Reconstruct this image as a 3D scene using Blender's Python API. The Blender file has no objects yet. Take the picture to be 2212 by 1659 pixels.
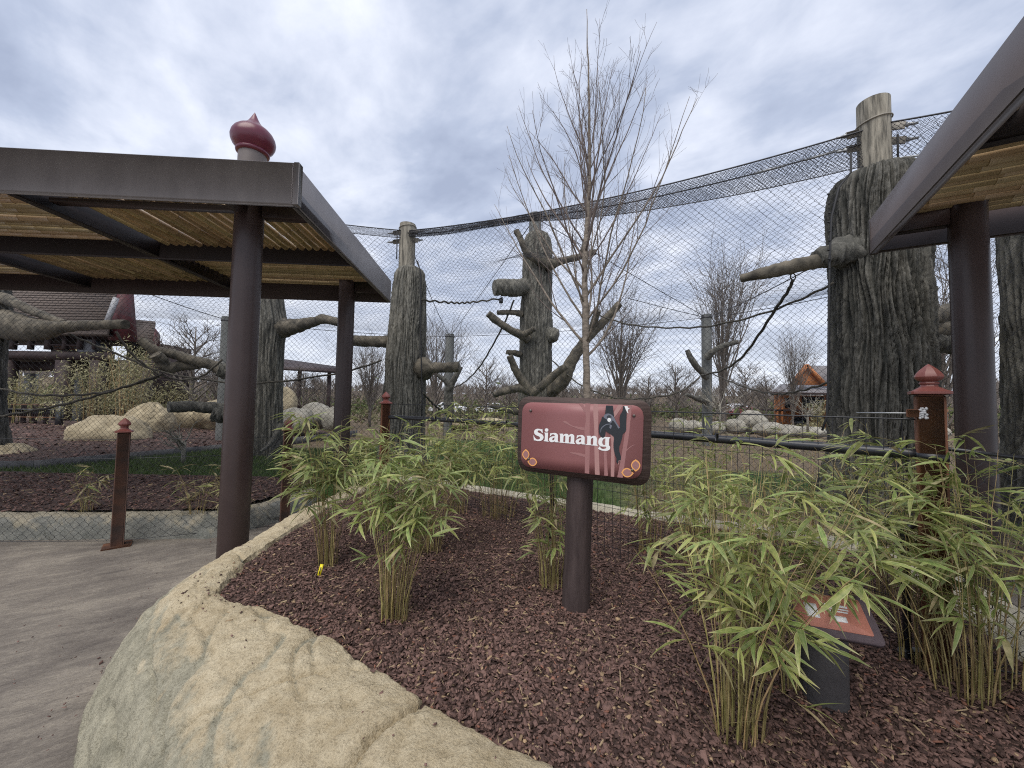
import bpy, math, random
import numpy as np
from mathutils import Vector, Matrix
from mathutils.geometry import tessellate_polygon
random.seed(7); RNG = np.random.RandomState(11)
SC = bpy.context.scene
COL = SC.collection
rad = math.radians

# ------------------------------------------------------------------ camera
CAMZ, PITCH, ROLL = 1.65, rad(2.7), rad(1.0)
fw = Vector((0, math.cos(PITCH), math.sin(PITCH)))
u0 = Vector((0, -math.sin(PITCH), math.cos(PITCH)))
r0 = Vector((1, 0, 0))
CR = r0 * math.cos(ROLL) + u0 * math.sin(ROLL)
CU = -r0 * math.sin(ROLL) + u0 * math.cos(ROLL)
cam_d = bpy.data.cameras.new('camera')
cam = bpy.data.objects.new('camera', cam_d)
COL.objects.link(cam)
cam_d.sensor_width = 36.0
cam_d.lens = 13.52
cam_d.clip_start = 0.02
cam_d.clip_end = 2000
cam.matrix_world = Matrix(((CR.x, CU.x, -fw.x, 0), (CR.y, CU.y, -fw.y, 0), (CR.z, CU.z, -fw.z, CAMZ), (0, 0, 0, 1)))
SC.camera = cam

# ------------------------------------------------------------------ sky, sun, exposure
W = bpy.data.worlds.new('World'); SC.world = W; W.use_nodes = True
nt = W.node_tree; nt.nodes.clear()
SUN_EL, SUN_AZ = rad(60), rad(205)      # azimuth measured clockwise from +Y
def N(tree, typ, **kw):
    n = tree.nodes.new(typ)
    for k, v in kw.items(): setattr(n, k, v)
    return n
sky = N(nt, 'ShaderNodeTexSky', sky_type='NISHITA', sun_disc=False, sun_elevation=SUN_EL, sun_rotation=SUN_AZ)
bgA = N(nt, 'ShaderNodeBackground'); bgA.inputs[1].default_value = 0.10
nt.links.new(sky.outputs[0], bgA.inputs[0])
tc = N(nt, 'ShaderNodeTexCoord'); sx = N(nt, 'ShaderNodeSeparateXYZ'); nt.links.new(tc.outputs['Generated'], sx.inputs[0])
def MA(tree, op, a, b=None, c=None, clamp=False):
    n = N(tree, 'ShaderNodeMath', operation=op); n.use_clamp = clamp
    for i, x in enumerate((a, b, c)):
        if x is None: continue
        if isinstance(x, (int, float)): n.inputs[i].default_value = x
        else: tree.links.new(x, n.inputs[i])
    return n.outputs[0]
zz = MA(nt, 'ADD', MA(nt, 'MAXIMUM', sx.outputs[2], 0.0), 0.16)
cx = N(nt, 'ShaderNodeCombineXYZ')
nt.links.new(MA(nt, 'DIVIDE', sx.outputs[0], zz), cx.inputs[0]); nt.links.new(MA(nt, 'DIVIDE', sx.outputs[1], zz), cx.inputs[1])
mp = N(nt, 'ShaderNodeMapping'); mp.vector_type = 'TEXTURE'; mp.inputs['Rotation'].default_value = (0, 0, rad(-38)); mp.inputs['Scale'].default_value = (1.2, 0.9, 1)
nt.links.new(cx.outputs[0], mp.inputs[0])
n1 = N(nt, 'ShaderNodeTexNoise'); n1.inputs['Scale'].default_value = 1.45; n1.inputs['Detail'].default_value = 8; n1.inputs['Roughness'].default_value = 0.5; n1.inputs['Distortion'].default_value = 0.35
n2 = N(nt, 'ShaderNodeTexNoise'); n2.inputs['Scale'].default_value = 4.2; n2.inputs['Detail'].default_value = 6; n2.inputs['Roughness'].default_value = 0.55; n2.inputs['Distortion'].default_value = 0.2
nt.links.new(mp.outputs[0], n1.inputs[0]); nt.links.new(mp.outputs[0], n2.inputs[0])
cl = MA(nt, 'ADD', MA(nt, 'MULTIPLY', n1.outputs[0], 0.62), MA(nt, 'MULTIPLY', n2.outputs[0], 0.38))
cr = N(nt, 'ShaderNodeValToRGB'); nt.links.new(cl, cr.inputs[0])
e = cr.color_ramp.elements
e[0].position = 0.38; e[0].color = (0.315, 0.36, 0.475, 1)
e[1].position = 0.64; e[1].color = (0.74, 0.77, 0.85, 1)
m_ = cr.color_ramp.elements.new(0.46); m_.color = (0.40, 0.45, 0.57, 1)
m_ = cr.color_ramp.elements.new(0.55); m_.color = (0.57, 0.61, 0.715, 1)
hz = N(nt, 'ShaderNodeMapRange'); hz.inputs['From Min'].default_value = 0.0; hz.inputs['From Max'].default_value = 0.30
hz.inputs['To Min'].default_value = 0.62; hz.inputs['To Max'].default_value = 0.0
nt.links.new(sx.outputs[2], hz.inputs[0])
mxh = N(nt, 'ShaderNodeMixRGB'); mxh.inputs[2].default_value = (0.72, 0.75, 0.82, 1)
nt.links.new(hz.outputs[0], mxh.inputs[0]); nt.links.new(cr.outputs[0], mxh.inputs[1])
bgB = N(nt, 'ShaderNodeBackground'); bgB.inputs[1].default_value = 0.80; nt.links.new(mxh.outputs[0], bgB.inputs[0])
mxs = N(nt, 'ShaderNodeMixShader'); mxs.inputs[0].default_value = 0.93
nt.links.new(bgA.outputs[0], mxs.inputs[1]); nt.links.new(bgB.outputs[0], mxs.inputs[2])
wo = N(nt, 'ShaderNodeOutputWorld'); nt.links.new(mxs.outputs[0], wo.inputs[0])

sl = bpy.data.lights.new('sun', 'SUN'); sl.energy = 1.5; sl.angle = rad(50); sl.color = (1.0, 0.945, 0.86)
so = bpy.data.objects.new('sun', sl); COL.objects.link(so)
sd = Vector((math.sin(SUN_AZ) * math.cos(SUN_EL), math.cos(SUN_AZ) * math.cos(SUN_EL), math.sin(SUN_EL)))
so.rotation_euler = sd.to_track_quat('Z', 'Y').to_euler()
so.location = (4, -6, 12)
vs = SC.view_settings
vs.view_transform = 'Standard'; vs.look = 'None'; vs.exposure = 0.80; vs.gamma = 1.0; vs.use_curve_mapping = False
SC.cycles.use_denoising = False; SC.cycles.filter_width = 1.1
SC.cycles.max_bounces = 6; SC.cycles.transparent_max_bounces = 6

# ------------------------------------------------------------------ helpers
F_ = 830.67
def ray(u, v): return fw + CR * ((u - 1106) / F_) - CU * ((v - 829.5) / F_)
def at(u, v, Y):
    d = ray(u, v); k = Y / d.y
    return Vector((0, 0, CAMZ)) + d * k
def gnd(u, v, z=0.0):
    d = ray(u, v); k = (z - CAMZ) / d.z
    return Vector((0, 0, CAMZ)) + d * k

_perm = np.random.RandomState(3).permutation(256); _perm = np.concatenate([_perm, _perm, _perm])
_g = np.random.RandomState(4).normal(size=(256, 3)); _g /= np.linalg.norm(_g, axis=1)[:, None]
def perlin(p):
    p = np.asarray(p, float); i = np.floor(p).astype(int); f = p - i; i &= 255
    u = f * f * f * (f * (f * 6 - 15) + 10)
    def gr(a, b, c):
        h = _perm[_perm[_perm[(i[..., 0] + a) & 255] + ((i[..., 1] + b) & 255)] + ((i[..., 2] + c) & 255)] & 255
        g = _g[h]
        return g[..., 0] * (f[..., 0] - a) + g[..., 1] * (f[..., 1] - b) + g[..., 2] * (f[..., 2] - c)
    def lp(t, a, b): return a + t * (b - a)
    x1 = lp(u[..., 0], gr(0, 0, 0), gr(1, 0, 0)); x2 = lp(u[..., 0], gr(0, 1, 0), gr(1, 1, 0))
    x3 = lp(u[..., 0], gr(0, 0, 1), gr(1, 0, 1)); x4 = lp(u[..., 0], gr(0, 1, 1), gr(1, 1, 1))
    return lp(u[..., 2], lp(u[..., 1], x1, x2), lp(u[..., 1], x3, x4))
def fbm(p, o=4, r=0.5):
    s = 0; a = 1.0; q = np.asarray(p, float)
    for k in range(o): s = s + a * perlin(q + 17.3 * k); q = q * 2.03; a *= r
    return s

# ---- materials
MATS = {}
def mat(name, c1, c2=None, scale=5.0, rough=0.7, bump=0.0, bscale=30.0, stretch=(1, 1, 1), rot=(0, 0, 0), metal=0.0, spec=0.5,
        detail=6, ramp=(0.35, 0.65), obj_rand=0.0, attr=None, c3=None, trans=0.0, coat=0.0, coords='Object', bdist=0.01, bstretch=None):
    m = bpy.data.materials.new(name); m.use_nodes = True
    t = m.node_tree; b = t.nodes['Principled BSDF']
    b.inputs['Roughness'].default_value = rough; b.inputs['Metallic'].default_value = metal
    b.inputs['Specular IOR Level'].default_value = spec
    if coat: b.inputs['Coat Weight'].default_value = coat; b.inputs['Coat Roughness'].default_value = 0.15
    co = N(t, 'ShaderNodeTexCoord').outputs[coords]
    def mapped(st):
        g = N(t, 'ShaderNodeMapping'); g.inputs['Scale'].default_value = st; g.inputs['Rotation'].default_value = rot
        t.links.new(co, g.inputs[0]); return g.outputs[0]
    vec = mapped(stretch)
    col = None
    if c2 is not None:
        nz = N(t, 'ShaderNodeTexNoise'); nz.inputs['Scale'].default_value = scale; nz.inputs['Detail'].default_value = detail
        nz.inputs['Roughness'].default_value = 0.6; t.links.new(vec, nz.inputs[0])
        rp = N(t, 'ShaderNodeValToRGB'); rp.color_ramp.elements[0].position = ramp[0]; rp.color_ramp.elements[1].position = ramp[1]
        rp.color_ramp.elements[0].color = (*c1, 1); rp.color_ramp.elements[1].color = (*c2, 1)
        t.links.new(nz.outputs[0], rp.inputs[0]); col = rp.outputs[0]
    if attr:
        at_ = N(t, 'ShaderNodeAttribute', attribute_name=attr)
        mx = N(t, 'ShaderNodeMixRGB'); t.links.new(at_.outputs['Fac'], mx.inputs[0])
        if col: t.links.new(col, mx.inputs[1])
        else: mx.inputs[1].default_value = (*c1, 1)
        mx.inputs[2].default_value = (*c3, 1); col = mx.outputs[0]
    if obj_rand:
        oi = N(t, 'ShaderNodeObjectInfo')
        hs = N(t, 'ShaderNodeHueSaturation')
        mr = N(t, 'ShaderNodeMapRange'); mr.inputs['To Min'].default_value = 1 - obj_rand; mr.inputs['To Max'].default_value = 1 + obj_rand
        t.links.new(oi.outputs['Random'], mr.inputs[0]); t.links.new(mr.outputs[0], hs.inputs['Value'])
        mr2 = N(t, 'ShaderNodeMapRange'); mr2.inputs['To Min'].default_value = 0.5 - obj_rand * 0.06; mr2.inputs['To Max'].default_value = 0.5 + obj_rand * 0.05
        w = N(t, 'ShaderNodeTexWhiteNoise', noise_dimensions='1D'); t.links.new(oi.outputs['Random'], w.inputs['W'])
        t.links.new(w.outputs[0], mr2.inputs[0]); t.links.new(mr2.outputs[0], hs.inputs['Hue'])
        if col: t.links.new(col, hs.inputs['Color'])
        else: hs.inputs['Color'].default_value = (*c1, 1)
        col = hs.outputs[0]
    if col: t.links.new(col, b.inputs['Base Color'])
    else: b.inputs['Base Color'].default_value = (*c1, 1)
    if bump:
        nb = N(t, 'ShaderNodeTexNoise'); nb.inputs['Scale'].default_value = bscale; nb.inputs['Detail'].default_value = 8; nb.inputs['Roughness'].default_value = 0.65
        t.links.new(mapped(bstretch or stretch), nb.inputs[0])
        bp = N(t, 'ShaderNodeBump'); bp.inputs['Strength'].default_value = bump; bp.inputs['Distance'].default_value = bdist
        t.links.new(nb.outputs[0], bp.inputs['Height']); t.links.new(bp.outputs[0], b.inputs['Normal'])
    if trans:
        out = t.nodes['Material Output']
        tr = N(t, 'ShaderNodeBsdfTranslucent'); mxx = N(t, 'ShaderNodeMixShader'); mxx.inputs[0].default_value = trans
        if col: t.links.new(col, tr.inputs[0])
        else: tr.inputs[0].default_value = (*c1, 1)
        t.links.new(b.outputs[0], mxx.inputs[1]); t.links.new(tr.outputs[0], mxx.inputs[2]); t.links.new(mxx.outputs[0], out.inputs[0])
    MATS[name] = m
    return m
def vcol_mat(name, rough=0.8, bump=0.0, bscale=80, trans=0.0, spec=0.3):
    m = bpy.data.materials.new(name); m.use_nodes = True
    t = m.node_tree; b = t.nodes['Principled BSDF']; b.inputs['Roughness'].default_value = rough; b.inputs['Specular IOR Level'].default_value = spec
    a = N(t, 'ShaderNodeAttribute', attribute_name='Col'); t.links.new(a.outputs['Color'], b.inputs['Base Color'])
    if bump:
        co = N(t, 'ShaderNodeTexCoord').outputs['Object']
        nb = N(t, 'ShaderNodeTexNoise'); nb.inputs['Scale'].default_value = bscale; nb.inputs['Detail'].default_value = 6; t.links.new(co, nb.inputs[0])
        bp = N(t, 'ShaderNodeBump'); bp.inputs['Strength'].default_value = bump; bp.inputs['Distance'].default_value = 0.01
        t.links.new(nb.outputs[0], bp.inputs['Height']); t.links.new(bp.outputs[0], b.inputs['Normal'])
    if trans:
        out = t.nodes['Material Output']
        tr = N(t, 'ShaderNodeBsdfTranslucent'); mxx = N(t, 'ShaderNodeMixShader'); mxx.inputs[0].default_value = trans
        t.links.new(a.outputs['Color'], tr.inputs[0])
        t.links.new(b.outputs[0], mxx.inputs[1]); t.links.new(tr.outputs[0], mxx.inputs[2]); t.links.new(mxx.outputs[0], out.inputs[0])
    MATS[name] = m
    return m

# ---- meshes
def mesh_np(name, V, Fc, material=None, smooth=False, cols=None, fattr=None):
    """V (n,3); Fc (m,k) constant-k faces or list of such arrays"""
    V = np.ascontiguousarray(V, dtype=np.float32)
    Fs = Fc if isinstance(Fc, list) else [Fc]
    Fs = [np.asarray(f, dtype=np.int32) for f in Fs if len(f)]
    nl = sum(f.size for f in Fs); npoly = sum(len(f) for f in Fs)
    me = bpy.data.meshes.new(name)
    me.vertices.add(len(V)); me.vertices.foreach_set('co', V.ravel())
    me.loops.add(nl); me.polygons.add(npoly)
    me.loops.foreach_set('vertex_index', np.concatenate([f.ravel() for f in Fs]))
    ls = []; s = 0
    for f in Fs:
        k = f.shape[1]; ls.append(s + np.arange(len(f), dtype=np.int32) * k); s += f.size
    me.polygons.foreach_set('loop_start', np.concatenate(ls))
    if smooth: me.polygons.foreach_set('use_smooth', np.ones(npoly, dtype=bool))
    me.update(calc_edges=True)
    if cols is not None:
        ca = me.color_attributes.new('Col', 'FLOAT_COLOR', 'POINT')
        c4 = np.ones((len(V), 4), dtype=np.float32); c4[:, :3] = cols
        ca.data.foreach_set('color', c4.ravel())
    if fattr is not None:
        for k, arr in fattr.items():
            fa = me.attributes.new(k, 'FLOAT', 'POINT'); fa.data.foreach_set('value', np.asarray(arr, dtype=np.float32))
    if material: me.materials.append(MATS[material])
    return me
def link(name, me, parent=None, **tags):
    o = bpy.data.objects.new(name, me); COL.objects.link(o)
    if parent is not None: o.parent = parent
    for k, v in tags.items(): o[k] = v
    return o
def thing(name, loc, label, category, group=None):
    o = bpy.data.objects.new(name, None); o.location = loc; COL.objects.link(o)
    o.empty_display_size = 0.1
    o['label'] = label; o['category'] = category
    if group: o['group'] = group
    return o
class MB:
    """collects shapes; coordinates are relative to org"""
    def __init__(s, org=(0, 0, 0)): s.v = []; s.f = {}; s.n = 0; s.o = np.array(org, float)
    def add(s, V, F):
        V = np.asarray(V, float) - s.o; F = np.asarray(F, dtype=int)
        s.v.append(V); s.f.setdefault(F.shape[1], []).append(F + s.n); s.n += len(V)
    def box(s, c, size, R=None, bev=0.0):
        hx, hy, hz_ = [q / 2 for q in size]
        if bev:
            b = bev; pts = []
            me = []
            # chamfered box : 24 verts
            for sx_ in (-1, 1):
                for sy in (-1, 1):
                    for sz in (-1, 1):
                        pts += [(sx_ * (hx - b), sy * (hy - b), sz * hz_), (sx_ * (hx - b), sy * hy, sz * (hz_ - b)), (sx_ * hx, sy * (hy - b), sz * (hz_ - b))]
            def ix(a, b_, c_, k): return ((a * 2 + b_) * 2 + c_) * 3 + k
            q = []; t3 = []
            q += [(ix(0, 0, 1, 0), ix(1, 0, 1, 0), ix(1, 1, 1, 0), ix(0, 1, 1, 0)), (ix(0, 0, 0, 0), ix(0, 1, 0, 0), ix(1, 1, 0, 0), ix(1, 0, 0, 0))]
            q += [(ix(0, 0, 0, 1), ix(1, 0, 0, 1), ix(1, 0, 1, 1), ix(0, 0, 1, 1)), (ix(0, 1, 0, 1), ix(0, 1, 1, 1), ix(1, 1, 1, 1), ix(1, 1, 0, 1))]
            q += [(ix(0, 0, 0, 2), ix(0, 0, 1, 2), ix(0, 1, 1, 2), ix(0, 1, 0, 2)), (ix(1, 0, 0, 2), ix(1, 1, 0, 2), ix(1, 1, 1, 2), ix(1, 0, 1, 2))]
            for a in (0, 1):
                for c_ in (0, 1):
                    q.append((ix(0, a, c_, 0), ix(1, a, c_, 0), ix(1, a, c_, 1), ix(0, a, c_, 1)))
                    q.append((ix(a, 0, c_, 0), ix(a, 1, c_, 0), ix(a, 1, c_, 2), ix(a, 0, c_, 2)))
                    q.append((ix(a, c_, 0, 1), ix(a, c_, 1, 1), ix(a, c_, 1, 2), ix(a, c_, 0, 2)))
                    for b_ in (0, 1): t3.append((ix(a, b_, c_, 0), ix(a, b_, c_, 1), ix(a, b_, c_, 2)))
            P = np.array(pts); 
            if R is not None: P = P @ np.array(R.to_3x3()).T
            P = P + np.array(c); k0 = s.n
            s.add(P, q); s.f.setdefault(3, []).append(np.array(t3) + k0)
            return
        P = np.array([(x, y, z) for x in (-hx, hx) for y in (-hy, hy) for z in (-hz_, hz_)])
        if R is not None: P = P @ np.array(R.to_3x3()).T
        s.add(P + np.array(c), [(0, 1, 3, 2), (4, 6, 7, 5), (0, 4, 5, 1), (2, 3, 7, 6), (0, 2, 6, 4), (1, 5, 7, 3)])
    def beam(s, a, b, w, h, up=(0, 0, 1), bev=0.0):
        a = Vector(a); b = Vector(b); d = b - a; L = d.length; d.normalize(); upv = Vector(up)
        side = d.cross(upv).normalized(); u2 = side.cross(d)
        R = Matrix((( d.x, side.x, u2.x), (d.y, side.y, u2.y), (d.z, side.z, u2.z)))
        s.box((a + b) / 2, (L, w, h), R, bev)
    def tube(s, pts, r, sides=8, cap=True):
        P = np.array([tuple(p) for p in pts], float); n = len(P)
        r = np.full(n, r) if np.isscalar(r) else np.asarray(r, float)
        T = np.gradient(P, axis=0); T /= np.maximum(np.linalg.norm(T, axis=1)[:, None], 1e-9)
        ref = np.array([0, 0, 1.0]) if abs(T[0][2]) < 0.9 else np.array([1.0, 0, 0])
        U = np.zeros_like(P); u = np.cross(T[0], ref); u /= np.linalg.norm(u)
        for i in range(n):
            u = u - T[i] * np.dot(u, T[i]); u /= max(np.linalg.norm(u), 1e-9); U[i] = u
        Wv = np.cross(T, U); a = np.arange(sides) * 2 * math.pi / sides
        V = P[:, None, :] + r[:, None, None] * (U[:, None, :] * np.cos(a)[None, :, None] + Wv[:, None, :] * np.sin(a)[None, :, None])
        V = V.reshape(-1, 3); i = np.arange(n - 1)[:, None] * sides; j = np.arange(sides)[None, :]; j2 = (j + 1) % sides
        F = np.stack([i + j, i + j2, i + sides + j2, i + sides + j], -1).reshape(-1, 4); k0 = s.n
        s.add(V, F)
        if cap:
            for base, c, fl in ((0, P[0], 1), ((n - 1) * sides, P[-1], 0)):
                k = s.n; s.add([c], np.zeros((0, 3), int)); 
                tri = [((k0 + base + (q + 1) % sides), (k0 + base + q), k) if fl else ((k0 + base + q), (k0 + base + (q + 1) % sides), k) for q in range(sides)]
                s.f.setdefault(3, []).append(np.array(tri))
    def lathe(s, prof, c=(0, 0, 0), sides=24, sq=None, ph=0.0):
        a = np.arange(sides) * 2 * math.pi / sides + ph; V = []
        for (r, z) in prof:
            for t in a: V.append((c[0] + r * math.cos(t), c[1] + r * math.sin(t), c[2] + z))
        n = len(prof); i = np.arange(n - 1)[:, None] * sides; j = np.arange(sides)[None, :]; j2 = (j + 1) % sides
        s.add(V, np.stack([i + j, i + j2, i + sides + j2, i + sides + j], -1).reshape(-1, 4))
    def ell(s, c, r, seg=10, ring=6, R=None):
        V = []; 
        for i in range(ring + 1):
            ph = math.pi * i / ring
            for j in range(seg):
                t = 2 * math.pi * j / seg; V.append((r[0] * math.sin(ph) * math.cos(t), r[1] * math.sin(ph) * math.sin(t), -r[2] * math.cos(ph)))
        V = np.array(V)
        if R is not None: V = V @ np.array(R.to_3x3()).T
        i = np.arange(ring)[:, None] * seg; j = np.arange(seg)[None, :]; j2 = (j + 1) % seg
        s.add(V + np.array(c), np.stack([i + j, i + j2, i + seg + j2, i + seg + j], -1).reshape(-1, 4))
    def mesh(s, name, material, smooth=False):
        return mesh_np(name, np.concatenate(s.v), [np.concatenate(f) for f in s.f.values() if sum(len(q) for q in f)], material, smooth)
    def build(s, name, material, parent=None, smooth=False, **tags): return link(name, s.mesh(name, material, smooth), parent, **tags)
def smooth_angle(me, deg=35):
    me.polygons.foreach_set('use_smooth', np.ones(len(me.polygons), dtype=bool)); me.set_sharp_from_angle(angle=rad(deg))
def segs_mesh(A, B, r0, r1=None, sides=3, org=(0, 0, 0)):
    A = np.asarray(A, float) - np.array(org); B = np.asarray(B, float) - np.array(org); n = len(A)
    r0 = np.full(n, r0) if np.isscalar(r0) else np.asarray(r0); r1 = r0 if r1 is None else (np.full(n, r1) if np.isscalar(r1) else np.asarray(r1))
    T = B - A; T /= np.maximum(np.linalg.norm(T, axis=1)[:, None], 1e-9)
    ref = np.where(np.abs(T[:, 2:3]) < 0.9, np.array([[0, 0, 1.0]]), np.array([[1.0, 0, 0]]))
    U = np.cross(T, ref); U /= np.linalg.norm(U, axis=1)[:, None]; Wv = np.cross(T, U)
    a = np.arange(sides) * 2 * math.pi / sides
    ring = U[:, None, :] * np.cos(a)[None, :, None] + Wv[:, None, :] * np.sin(a)[None, :, None]
    V = np.concatenate([A[:, None, :] + ring * r0[:, None, None], B[:, None, :] + ring * r1[:, None, None]], 1).reshape(-1, 3)
    b = np.arange(n)[:, None] * (2 * sides); j = np.arange(sides)[None, :]; j2 = (j + 1) % sides
    F = np.stack([b + j, b + j2, b + sides + j2, b + sides + j], -1).reshape(-1, 4)
    return V, F
def cr_spline(P, n):
    P = [np.array(tuple(p), float) for p in P]; P = [2 * P[0] - P[1]] + P + [2 * P[-1] - P[-2]]
    out = []; m = len(P) - 3
    for t in np.linspace(0, m - 1e-6, n):
        k = int(t); f = t - k; a, b, c, d = P[k:k + 4]
        out.append(0.5 * ((2 * b) + (-a + c) * f + (2 * a - 5 * b + 4 * c - d) * f * f + (-a + 3 * b - 3 * c + d) * f ** 3))
    return np.array(out)

# ---- palette
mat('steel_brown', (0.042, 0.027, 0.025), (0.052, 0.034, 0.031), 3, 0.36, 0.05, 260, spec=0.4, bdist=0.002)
mat('steel_shaded', (0.020, 0.014, 0.014), (0.026, 0.018, 0.018), 3, 0.5, 0.05, 260, spec=0.25, bdist=0.002)  # shaded copy of the brown steel, under-roof darkness put into its colour
mat('steel_half_lit', (0.058, 0.043, 0.040), (0.072, 0.055, 0.051), 2.5, 0.34, 0.05, 300, spec=0.5, bdist=0.002)  # dimmer copy of the fascia steel, weaker light on the right edge painted in
mat('steel_skylit', (0.142, 0.125, 0.121), (0.178, 0.157, 0.151), 5, 0.42, 0.05, 300, stretch=(1, 1, .35), spec=0.6, bdist=0.002)  # lit copy of the brown steel, sky reflection painted into the base colour
mat('weld', (0.13, 0.11, 0.105), None, rough=0.5)
mat('bamboo_pole', (0.31, 0.215, 0.110), (0.50, 0.38, 0.215), 1.6, 0.42, 0.12, 20, stretch=(1, 6, 6), obj_rand=0.22, spec=0.45)
mat('bamboo_node', (0.20, 0.12, 0.05), None, rough=0.6)
mat('onion_paint', (0.105, 0.014, 0.030), (0.14, 0.022, 0.042), 3, 0.32, 0.04, 200, spec=0.55, bdist=0.002)
mat('stub_grey', (0.12, 0.098, 0.088), (0.16, 0.132, 0.12), 4, 0.5)
mat('rust', (0.085, 0.034, 0.020), (0.20, 0.078, 0.032), 9, 0.8, 0.4, 90, ramp=(0.3, 0.72))
mat('rust_dark', (0.050, 0.032, 0.026), (0.125, 0.056, 0.034), 7, 0.75, 0.4, 90)
mat('cap_red', (0.17, 0.052, 0.042), (0.21, 0.068, 0.056), 6, 0.42, 0.05, 120, spec=0.5)
mat('wood_pole', (0.10, 0.092, 0.075), (0.34, 0.31, 0.25), 3.4, 0.85, 0.5, 12, stretch=(7, 7, 0.75), ramp=(0.38, 0.6))
mat('pole_grey', (0.12, 0.125, 0.12), (0.19, 0.195, 0.185), 4, 0.85, 0.3, 30, stretch=(2, 2, 0.6))
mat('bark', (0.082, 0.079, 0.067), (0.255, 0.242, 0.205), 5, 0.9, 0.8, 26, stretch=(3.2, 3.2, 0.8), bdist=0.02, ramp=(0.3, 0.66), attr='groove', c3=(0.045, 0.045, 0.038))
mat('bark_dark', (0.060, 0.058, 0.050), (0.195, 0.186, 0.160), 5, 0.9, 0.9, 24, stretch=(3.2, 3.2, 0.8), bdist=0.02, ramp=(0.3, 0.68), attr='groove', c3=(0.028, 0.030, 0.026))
mat('limb', (0.055, 0.050, 0.040), (0.19, 0.165, 0.125), 6, 0.9, 0.6, 22, bdist=0.015)
mat('rope', (0.040, 0.036, 0.030), (0.10, 0.09, 0.07), 12, 0.9, 0.3, 60)
mat('black_rope', (0.018, 0.018, 0.020), None, rough=0.7)
mat('net', (0.020, 0.020, 0.026), None, rough=0.55)
mat('cable', (0.055, 0.056, 0.062), None, rough=0.45, metal=0.6)
mat('galv', (0.30, 0.31, 0.32), (0.42, 0.43, 0.44), 20, 0.45, 0.1, 50, metal=0.5)
mat('plate', (0.22, 0.20, 0.17), (0.34, 0.31, 0.26), 8, 0.7)
mat('black_steel', (0.014, 0.015, 0.018), (0.022, 0.023, 0.028), 8, 0.33, spec=0.6)
mat('sign_wood', (0.045, 0.027, 0.023), (0.085, 0.055, 0.047), 7, 0.62, 0.7, 16, stretch=(1.0, 1, 9), ramp=(0.35, 0.66), bdist=0.006)
mat('post_wood', (0.042, 0.028, 0.027), (0.075, 0.053, 0.050), 5, 0.75, 0.5, 14, stretch=(6, 6, 0.8), bdist=0.008)
mat('sign_red', (0.265, 0.105, 0.105), (0.275, 0.110, 0.110), 3, 0.42)
mat('sign_rose', (0.345, 0.165, 0.160), None, rough=0.42)
mat('sign_pale', (0.43, 0.235, 0.22), None, rough=0.42)
mat('sign_white', (0.86, 0.86, 0.86), None, rough=0.45)
mat('sign_black', (0.018, 0.022, 0.028), None, rough=0.45)
mat('sign_gray', (0.16, 0.17, 0.21), None, rough=0.45)
mat('sign_orange', (0.85, 0.40, 0.13), None, rough=0.45)
mat('sign_coral', (0.48, 0.19, 0.135), (0.52, 0.21, 0.15), 5, 0.5)
mat('bolt', (0.14, 0.12, 0.11), None, rough=0.35, metal=0.7)
mat('panel_frame', (0.085, 0.062, 0.072), (0.12, 0.09, 0.10), 14, 0.8, 0.3, 60)
mat('gray_post', (0.050, 0.046, 0.048), (0.070, 0.065, 0.066), 10, 0.85, 0.4, 50)
mat('yellow_tag', (0.85, 0.72, 0.02), None, rough=0.4)
mat('culm', (0.20, 0.165, 0.055), (0.42, 0.33, 0.15), 14, 0.5, obj_rand=0.5)
mat('leaf', (0.120, 0.200, 0.038), (0.34, 0.40, 0.115), 6, 0.42, obj_rand=0.42, attr='edge', c3=(0.60, 0.55, 0.30), trans=0.36, spec=0.45)
mat('dry_leaf', (0.22, 0.20, 0.09), (0.42, 0.36, 0.20), 3, 0.7, obj_rand=0.3, trans=0.25)
mat('twig', (0.15, 0.12, 0.05), (0.30, 0.24, 0.10), 9, 0.7)
mat('tree_bark', (0.115, 0.095, 0.075), (0.30, 0.25, 0.20), 16, 0.85, 0.4, 40, stretch=(1, 1, 2.4))
mat('tree_twig', (0.105, 0.080, 0.070), (0.18, 0.14, 0.12), 4, 0.8)
mat('far_bark', (0.115, 0.098, 0.084), (0.21, 0.18, 0.152), 1.2, 0.9)
mat('woods', (0.16, 0.135, 0.115), (0.25, 0.215, 0.185), .3, 0.9)  # paler copy of far_bark, distance haze mixed into the colour
mat('shingle', (0.075, 0.058, 0.050), (0.155, 0.120, 0.100), 9, 0.85, 0.5, 30, stretch=(1, 1, 2.2))
mat('house_dark', (0.030, 0.017, 0.017), (0.055, 0.034, 0.033), 3, 0.7)
mat('house_red', (0.060, 0.009, 0.012), (0.090, 0.014, 0.018), 4, 0.6)
mat('trim_white', (0.42, 0.42, 0.43), None, rough=0.6)
mat('wall_grey', (0.20, 0.20, 0.21), (0.30, 0.30, 0.31), 1.5, 0.85)
mat('cedar', (0.36, 0.125, 0.040), (0.52, 0.21, 0.075), 4, 0.7, 0.3, 12, stretch=(1, 1, 5))
mat('cabin_roof', (0.17, 0.165, 0.175), (0.27, 0.26, 0.27), 6, 0.8)
mat('rail_wood', (0.17, 0.075, 0.035), (0.25, 0.12, 0.06), 5, 0.75)
mat('boulder', (0.24, 0.195, 0.125), (0.47, 0.395, 0.26), 1.6, 0.9, 0.9, 9, bdist=0.05, ramp=(0.3, 0.62))
mat('limestone', (0.22, 0.205, 0.17), (0.43, 0.405, 0.34), 1.8, 0.9, 0.9, 8, bdist=0.05)
mat('edging', (0.10, 0.10, 0.105), (0.15, 0.15, 0.155), 6, 0.85)
mat('car_white', (0.75, 0.76, 0.78), None, rough=0.25, coat=0.5)
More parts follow.
